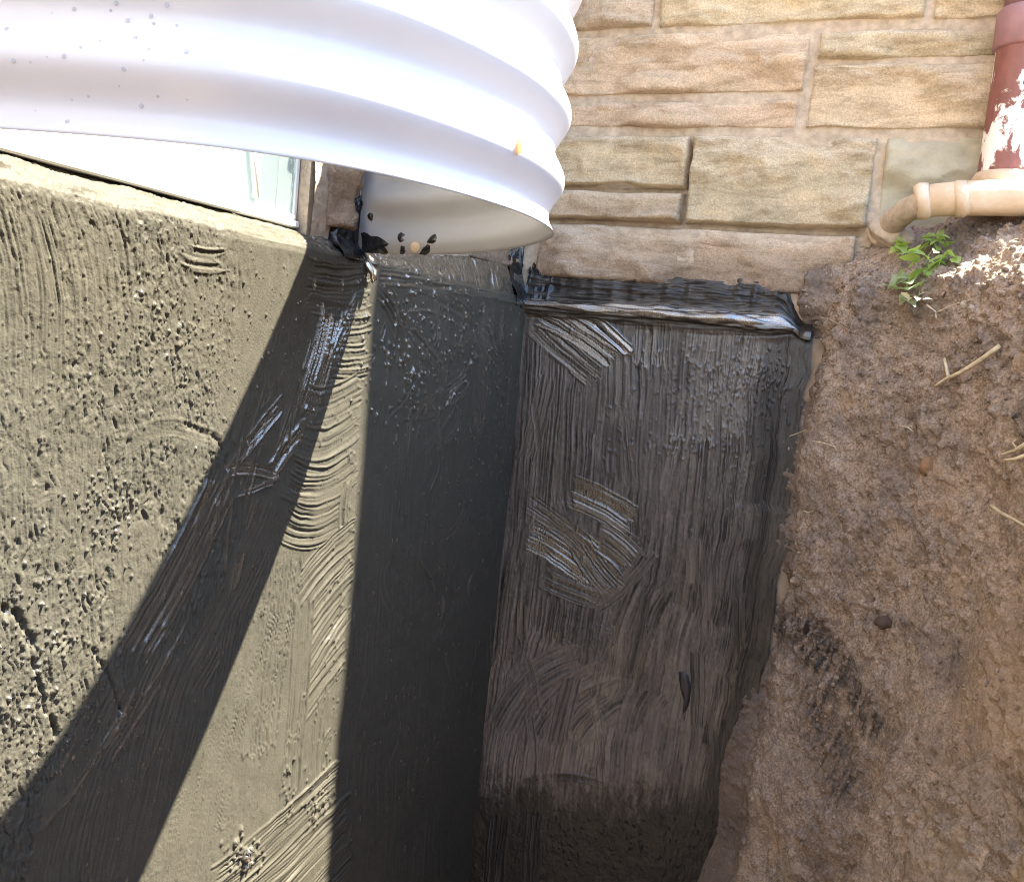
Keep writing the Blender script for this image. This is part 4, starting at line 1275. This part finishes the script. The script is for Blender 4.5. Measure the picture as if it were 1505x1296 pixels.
# loose crumbs lying on the bank
def crumbs():
    rs = np.random.RandomState(21)
    ok = np.where(_okv & (BQf[:, 0] > 1150) & (BQf[:, 0] < 1540) & (BQf[:, 1] > 320) & (BQf[:, 1] < 1320))[0]
    ico_v = np.array([(0, 0, 1), (0.89, 0, 0.45), (0.28, 0.85, 0.45), (-0.72, 0.53, 0.45), (-0.72, -0.53, 0.45), (0.28, -0.85, 0.45), (0.72, 0.53, -0.45), (-0.28, 0.85, -0.45), (-0.89, 0, -0.45), (-0.28, -0.85, -0.45), (0.72, -0.53, -0.45), (0, 0, -1)])
    ico_f = np.array([(0, 1, 2), (0, 2, 3), (0, 3, 4), (0, 4, 5), (0, 5, 1), (1, 6, 2), (2, 7, 3), (3, 8, 4), (4, 9, 5), (5, 10, 1), (1, 10, 6), (2, 6, 7), (3, 7, 8), (4, 8, 9), (5, 9, 10), (6, 11, 7), (7, 11, 8), (8, 11, 9), (9, 11, 10), (10, 11, 6)])
    V = []; Fc = []
    n = 5200
    w = np.where(BQf[ok, 1] < 620, 3.0, 1.0); w /= w.sum()
    pick = rs.choice(ok, n, p=w)
    for k, i in enumerate(pick):
        r = 0.0010 + 0.0040 * rs.rand() ** 4
        sc = rs.uniform(0.6, 1.3, 3) * r
        v = ico_v * (1 + 0.25 * rs.randn(12, 1)) * sc
        V.append(v + BPf[i]); Fc.append(ico_f + 12 * k)
    return mesh_np('dirt_crumbs', np.concatenate(V), np.concatenate(Fc), False)
tag(link('dirt_crumbs', crumbs(), M['dirt']), kind='stuff')

# ------------------------------------------------------------------ downpipe and clay drain
dp = empty('downpipe', 'maroon downpipe with white peeling paint at the corner of the stone wall', 'downpipe')
AX, AY, RP = 0.856, -0.022, 0.042
def cyl(mb, z0, z1, r, n=40):
    mb.tube([(AX, AY, z0), (AX, AY, z1)], [r, r], n)
b = MB(); b.tube([(AX, AY, z) for z in np.linspace(0.24, 0.505, 8)], [RP] * 8, 40)
b.build('lower_pipe', M['downpipe'], dp, True)
b = MB(); b.tube([(AX, AY, 0.475), (AX, AY, 0.478), (AX, AY, 0.535), (AX, AY, 0.54)], [RP + 0.001, RP + 0.006, RP + 0.007, RP + 0.003], 40)
b.build('collar', M['pipe_collar'], dp, True)
b = MB(); b.tube([(AX, AY, 0.53), (AX, AY, 2.45)], [RP - 0.002] * 2, 40)
b.build('upper_pipe', M['pipe_collar'], dp, True)
b = MB(); b.box(AX - 0.01, AX + 0.01, AY + RP - 0.004, 0.03, 0.60, 0.625, 0.002)
b.build('bracket', M['pipe_collar'], dp)

cl = empty('clay_drain', 'short tan clay drain elbow lying on the dirt under the maroon downpipe', 'drain pipe')
ax = [np.array([0.975, -0.075, 0.226]), np.array([0.90, -0.078, 0.222]), np.array([0.84, -0.082, 0.221]), np.array([0.785, -0.086, 0.218]), np.array([0.74, -0.088, 0.212])]
b = MB(); b.tube([tuple(p) for p in ax], [0.029, 0.029, 0.029, 0.028, 0.027], 32)
b.build('barrel', M['clay'], cl, True)
b = MB()
for c_, w_ in ((0.79, 0.010), (0.733, 0.010)):
    z_ = 0.212 + (c_ - 0.74) * 0.1
    b.tube([(c_ - w_, -0.087, z_ - 0.001), (c_ - w_ + 0.003, -0.087, z_), (c_ + w_ - 0.003, -0.087, z_), (c_ + w_, -0.087, z_ + 0.001)], [0.027, 0.0305, 0.0305, 0.027], 32)
b.build('socket_ring', M['clay'], cl, True)
b = MB(); b.tube([(AX, AY, 0.225), (AX, AY, 0.262), (AX, AY, 0.272)], [0.048, 0.050, 0.045], 36)
b.build('socket', M['clay'], cl, True)
b = MB()
bp_ = [(0.744, -0.087, 0.211), (0.733, -0.082, 0.207), (0.722, -0.073, 0.203), (0.712, -0.060, 0.199), (0.704, -0.044, 0.194), (0.696, -0.026, 0.189), (0.688, -0.004, 0.183), (0.68, 0.045, 0.172)]
b.tube(bp_, [0.0255, 0.0235, 0.022, 0.021, 0.0205, 0.021, 0.023, 0.03], 40)
b.v = [tuple(np.array(v_) + 0.004 * (float(fbm(np.array(v_[0] * 60 + v_[2] * 30), np.array(v_[1] * 60 + v_[2] * 45), 301, 3))) * np.array([-0.5, -1, 0.8])) for v_ in b.v]
b.build('cement_bend', M['mortar'], cl, True)
def haunch():
    th, ph = np.meshgrid(np.linspace(0, 2 * np.pi, 48), np.linspace(0.02, np.pi - 0.02, 30))
    x = np.sin(ph) * np.cos(th); y = np.sin(ph) * np.sin(th); z = np.cos(ph)
    r = 1 + 0.35 * fbm(x * 2.2 + z, y * 2.2 - z * 0.7, 320, 4)
    return grid_mesh('cement_haunch', np.stack([0.688 + 0.040 * x * r, 0.008 + 0.030 * y * r, 0.168 + 0.026 * z * r - 0.25 * 0.04 * x], -1))
link('cement_haunch', haunch(), M['mortar'], cl)

# ------------------------------------------------------------------ weed, roots, stones in the dirt
def leaf_mesh(L, W, curl, seed):
    rnd = random.Random(seed)
    n = 6; vs = []; fs = []
    for i in range(n):
        t = i / (n - 1)
        w = W * (math.sin(math.pi * min(1, t * 0.93 + 0.05)) ** 0.8) * (1 + (0.18 if i % 2 else -0.1))
        x = L * t; z = -curl * L * t * t
        vs += [(x, -w, z + 0.25 * w), (x, 0, z), (x, w, z + 0.25 * w)]
    for i in range(n - 1):
        a = 3 * i
        fs += [(a, a + 1, a + 4, a + 3), (a + 1, a + 2, a + 5, a + 4)]
    me = bpy.data.meshes.new('leaf'); me.from_pydata(vs, [], fs)
    for p in me.polygons: p.use_smooth = True
    return me
leafs = [leaf_mesh(0.020, 0.0075, 0.4, 1), leaf_mesh(0.026, 0.009, 0.7, 2), leaf_mesh(0.016, 0.007, 0.2, 3)]
leafs_g = [leaf_mesh(0.022, 0.008, 0.5, 4), leaf_mesh(0.028, 0.010, 0.8, 5)]
leafs_d = [leaf_mesh(0.020, 0.005, 0.4, 6)]
for l_ in leafs: l_.materials.append(M['leaf'])
for l_ in leafs_g: l_.materials.append(M['leaf_shade'])
for l_ in leafs_d: l_.materials.append(M['root'])
weed = empty('weed', 'small green leafy weed growing from the top of the dirt bank', 'plant')
rnd = random.Random(8)
def spray_leaves(q, n, spread, kinds, off):
    base = bank_at(q)
    base = base + TOCAM(base) * off
    for k in range(n):
        o = bpy.data.objects.new('leaf', rnd.choice(kinds)); COL.objects.link(o)
        o.parent = weed
        o.location = base + Vector((rnd.gauss(0, spread), rnd.gauss(0, spread), rnd.gauss(0, spread)))
        o.rotation_euler = (rnd.uniform(-0.7, 0.7), rnd.uniform(-0.9, 0.5), rnd.uniform(2.2, 5.8))
        s = rnd.uniform(0.75, 1.5); o.scale = (s, s, s)
    return base
wb = [spray_leaves((1322, 362), 9, 0.007, leafs, 0.03), spray_leaves((1376, 352), 11, 0.009, leafs, 0.035),
      spray_leaves((1362, 384), 11, 0.010, leafs, 0.04), spray_leaves((1335, 412), 14, 0.013, leafs_g, 0.025),
      spray_leaves((1345, 440), 6, 0.008, leafs_d, 0.02), spray_leaves((1388, 372), 5, 0.008, leafs, 0.04)]
wr = bank_at((1350, 400)) - TOCAM(bank_at((1350, 400))) * 0.01
for p in wb:
    mid_ = (wr + p) / 2 + Vector((rnd.uniform(-.005, .005), 0, 0.006))
    b = MB(); b.tube([wr, mid_, p], [0.0014, 0.0012, 0.0009], 6)
    b.build('stem', M['stem'], weed, True)
b = MB(); b.tube([wb[0], (wb[0] + wb[1]) / 2 + Vector((0, 0, -0.008)), wb[1]], [0.0016, 0.0018, 0.0013], 6)
b.build('stem', M['stem'], weed, True)

def root(name, label, paths, mat, off=0.006, cat='root', group=None):
    """paths: list of photo-position lists with radii in metres; lies just proud of the bank"""
    mb = MB()
    for pts, r0, r1 in paths:
        P = []
        fine = []
        for i in range(len(pts) - 1):
            for t in np.linspace(0, 1, 4, endpoint=False):
                fine.append((pts[i][0] + (pts[i + 1][0] - pts[i][0]) * t, pts[i][1] + (pts[i + 1][1] - pts[i][1]) * t))
        fine.append(pts[-1])
        pl = [bank_at(q, 7) for q in fine]
        dd = [(p - Vector(CAM)).dot(Vector(_fw)) for p in pl]
        d0, d1 = min(dd[0], dd[-1]), max(dd[0], dd[-1])
        ds = np.linspace(dd[0], dd[-1], len(pl))
        ds = np.minimum(ds, np.array(dd)) - off
        ds = np.convolve(np.pad(ds, 2, 'edge'), np.ones(5) / 5, 'valid')
        for q, d in zip(fine, ds):
            P.append(Vector(CAM + ray(np.array([q], float))[0] * d))
        n = len(P)
        mb.tube(P, [r0 + (r1 - r0) * i / (n - 1) * 1.0 for i in range(n)], 7)
    o = mb.build(name, mat, None, True)
    return tag(o, label, cat, group)
G_R = 'roots sticking out of the dirt bank'
root('root', 'pale forked twig-like root lying slantwise below the sunlit dirt edge', [([(1470, 508), (1440, 530), (1412, 547), (1392, 556), (1374, 567)], 0.0042, 0.0018), ([(1394, 555), (1391, 540), (1388, 527)], 0.0028, 0.0022)], M['root'], group=G_R)
root('root', 'pale branching root at the photo\'s right edge, midway up the bank', [([(1510, 652), (1492, 662), (1472, 668)], 0.004, 0.0016), ([(1510, 668), (1490, 675), (1477, 676), (1476, 690)], 0.003, 0.001), ([(1495, 660), (1488, 650), (1494, 646)], 0.0016, 0.0008)], M['root'], group=G_R)
root('root', 'straight pale root end pointing down right, lowest at the right edge', [([(1457, 743), (1470, 753), (1490, 763), (1510, 775)], 0.0030, 0.0018)], M['root'], group=G_R)
root('root', 'short curved pale rootlet next to the edge of the brushed panel', [([(1194, 648), (1210, 651), (1226, 656), (1232, 664)], 0.0013, 0.0007)], M['root'], group=G_R)
root('root', 'tiny hooked rootlet low beside the edge of the brushed panel', [([(1180, 750), (1188, 753), (1194, 751)], 0.0010, 0.0007)], M['root'], group=G_R)
root('root', 'thin straight rootlet crossing from the tar ridge end into dirt', [([(1205, 466), (1225, 472), (1250, 487)], 0.0013, 0.0008)], M['root_dark'], group=G_R)
root('root', 'dry stalk arching out of the dirt under the weed', [([(1362, 448), (1375, 458), (1376, 468)], 0.0018, 0.001), ([(1375, 460), (1395, 450), (1410, 445)], 0.0008, 0.0005)], M['root'], group=G_R)
root('root', 'faint little root split in two above the embedded brown stone', [([(1322, 626), (1334, 628), (1342, 634)], 0.0012, 0.0007), ([(1334, 628), (1340, 626)], 0.0008, 0.0005)], M['root'], group=G_R)
root('root', 'hair-thin rootlet lying across the panel edge high up', [([(1160, 641), (1172, 637), (1184, 632)], 0.0010, 0.0006)], M['root'], group=G_R)

def pebble(q, rx, label, col, seed, out=0.35):
    P = bank_at(q, 6)
    d = (P - Vector(CAM)).dot(Vector(_fw))
    r = rx * d / F_PX
    rs = np.random.RandomState(seed)
    mb = MB(); vs = []; fs = []
    n, mrow = 12, 7
    for i in range(mrow):
        ph = math.pi * i / (mrow - 1)
        for k in range(n):
            a = 2 * math.pi * k / n
            v = Vector((math.sin(ph) * math.cos(a), math.sin(ph) * math.sin(a) * 0.8, math.cos(ph) * 0.85))
            v *= 1 + 0.38 * float(vn(np.array(v.x * 1.3 + seed), np.array(v.y * 1.5 + v.z * 1.3), 7))
            vs.append(P + v * r - TOCAM(P) * (-r * out))
    for i in range(mrow - 1):
        for k in range(n):
            fs.append((i * n + k, i * n + (k + 1) % n, (i + 1) * n + (k + 1) % n, (i + 1) * n + k))
    mb.add(vs, fs)
    mt = mat_plain('pebble_stone', col, 0.85, 0.25, 60, 0.4, 200)
    o = mb.build('pebble', mt, None, True)
    return tag(o, label, 'stone', 'stones stuck in the dirt bank')
pebble((1360, 684), 16, 'orange brown stone half buried in the middle of the bank', (0.24, 0.14, 0.075), 1, -0.6)
pebble((1296, 917), 12, 'small dark brown stone above right of the black tar stain', (0.07, 0.045, 0.035), 2, -0.6)
pebble((1411, 447), 6, 'little whitish stone under the sunlit dirt edge', (0.45, 0.4, 0.34), 3, 0.0)
pebble((1425, 448), 4, 'tiny pale stone next to the little whitish stone', (0.42, 0.36, 0.3), 4, 0.0)

# scrap of dry leaf stuck on the window well
r = cast(sh_bvh, (761, 216))
if r:
    me = leaf_mesh(0.013, 0.0035, 0.2, 9); me.materials.append(M['leaf_dry'])
    o = bpy.data.objects.new('leaf_scrap', me); COL.objects.link(o)
    zx = Vector((0.1, 0.05, 1)).normalized(); nn = r[1]; yy = nn.cross(zx).normalized(); xx = yy.cross(nn)
    o.matrix_world = Matrix((( xx.x, yy.x, nn.x, r[0].x + nn.x * 0.001), (xx.y, yy.y, nn.y, r[0].y + nn.y * 0.001), (xx.z, yy.z, nn.z, r[0].z - 0.006), (0, 0, 0, 1)))
    tag(o, 'orange scrap of dry leaf stuck on the white window well', 'leaf')
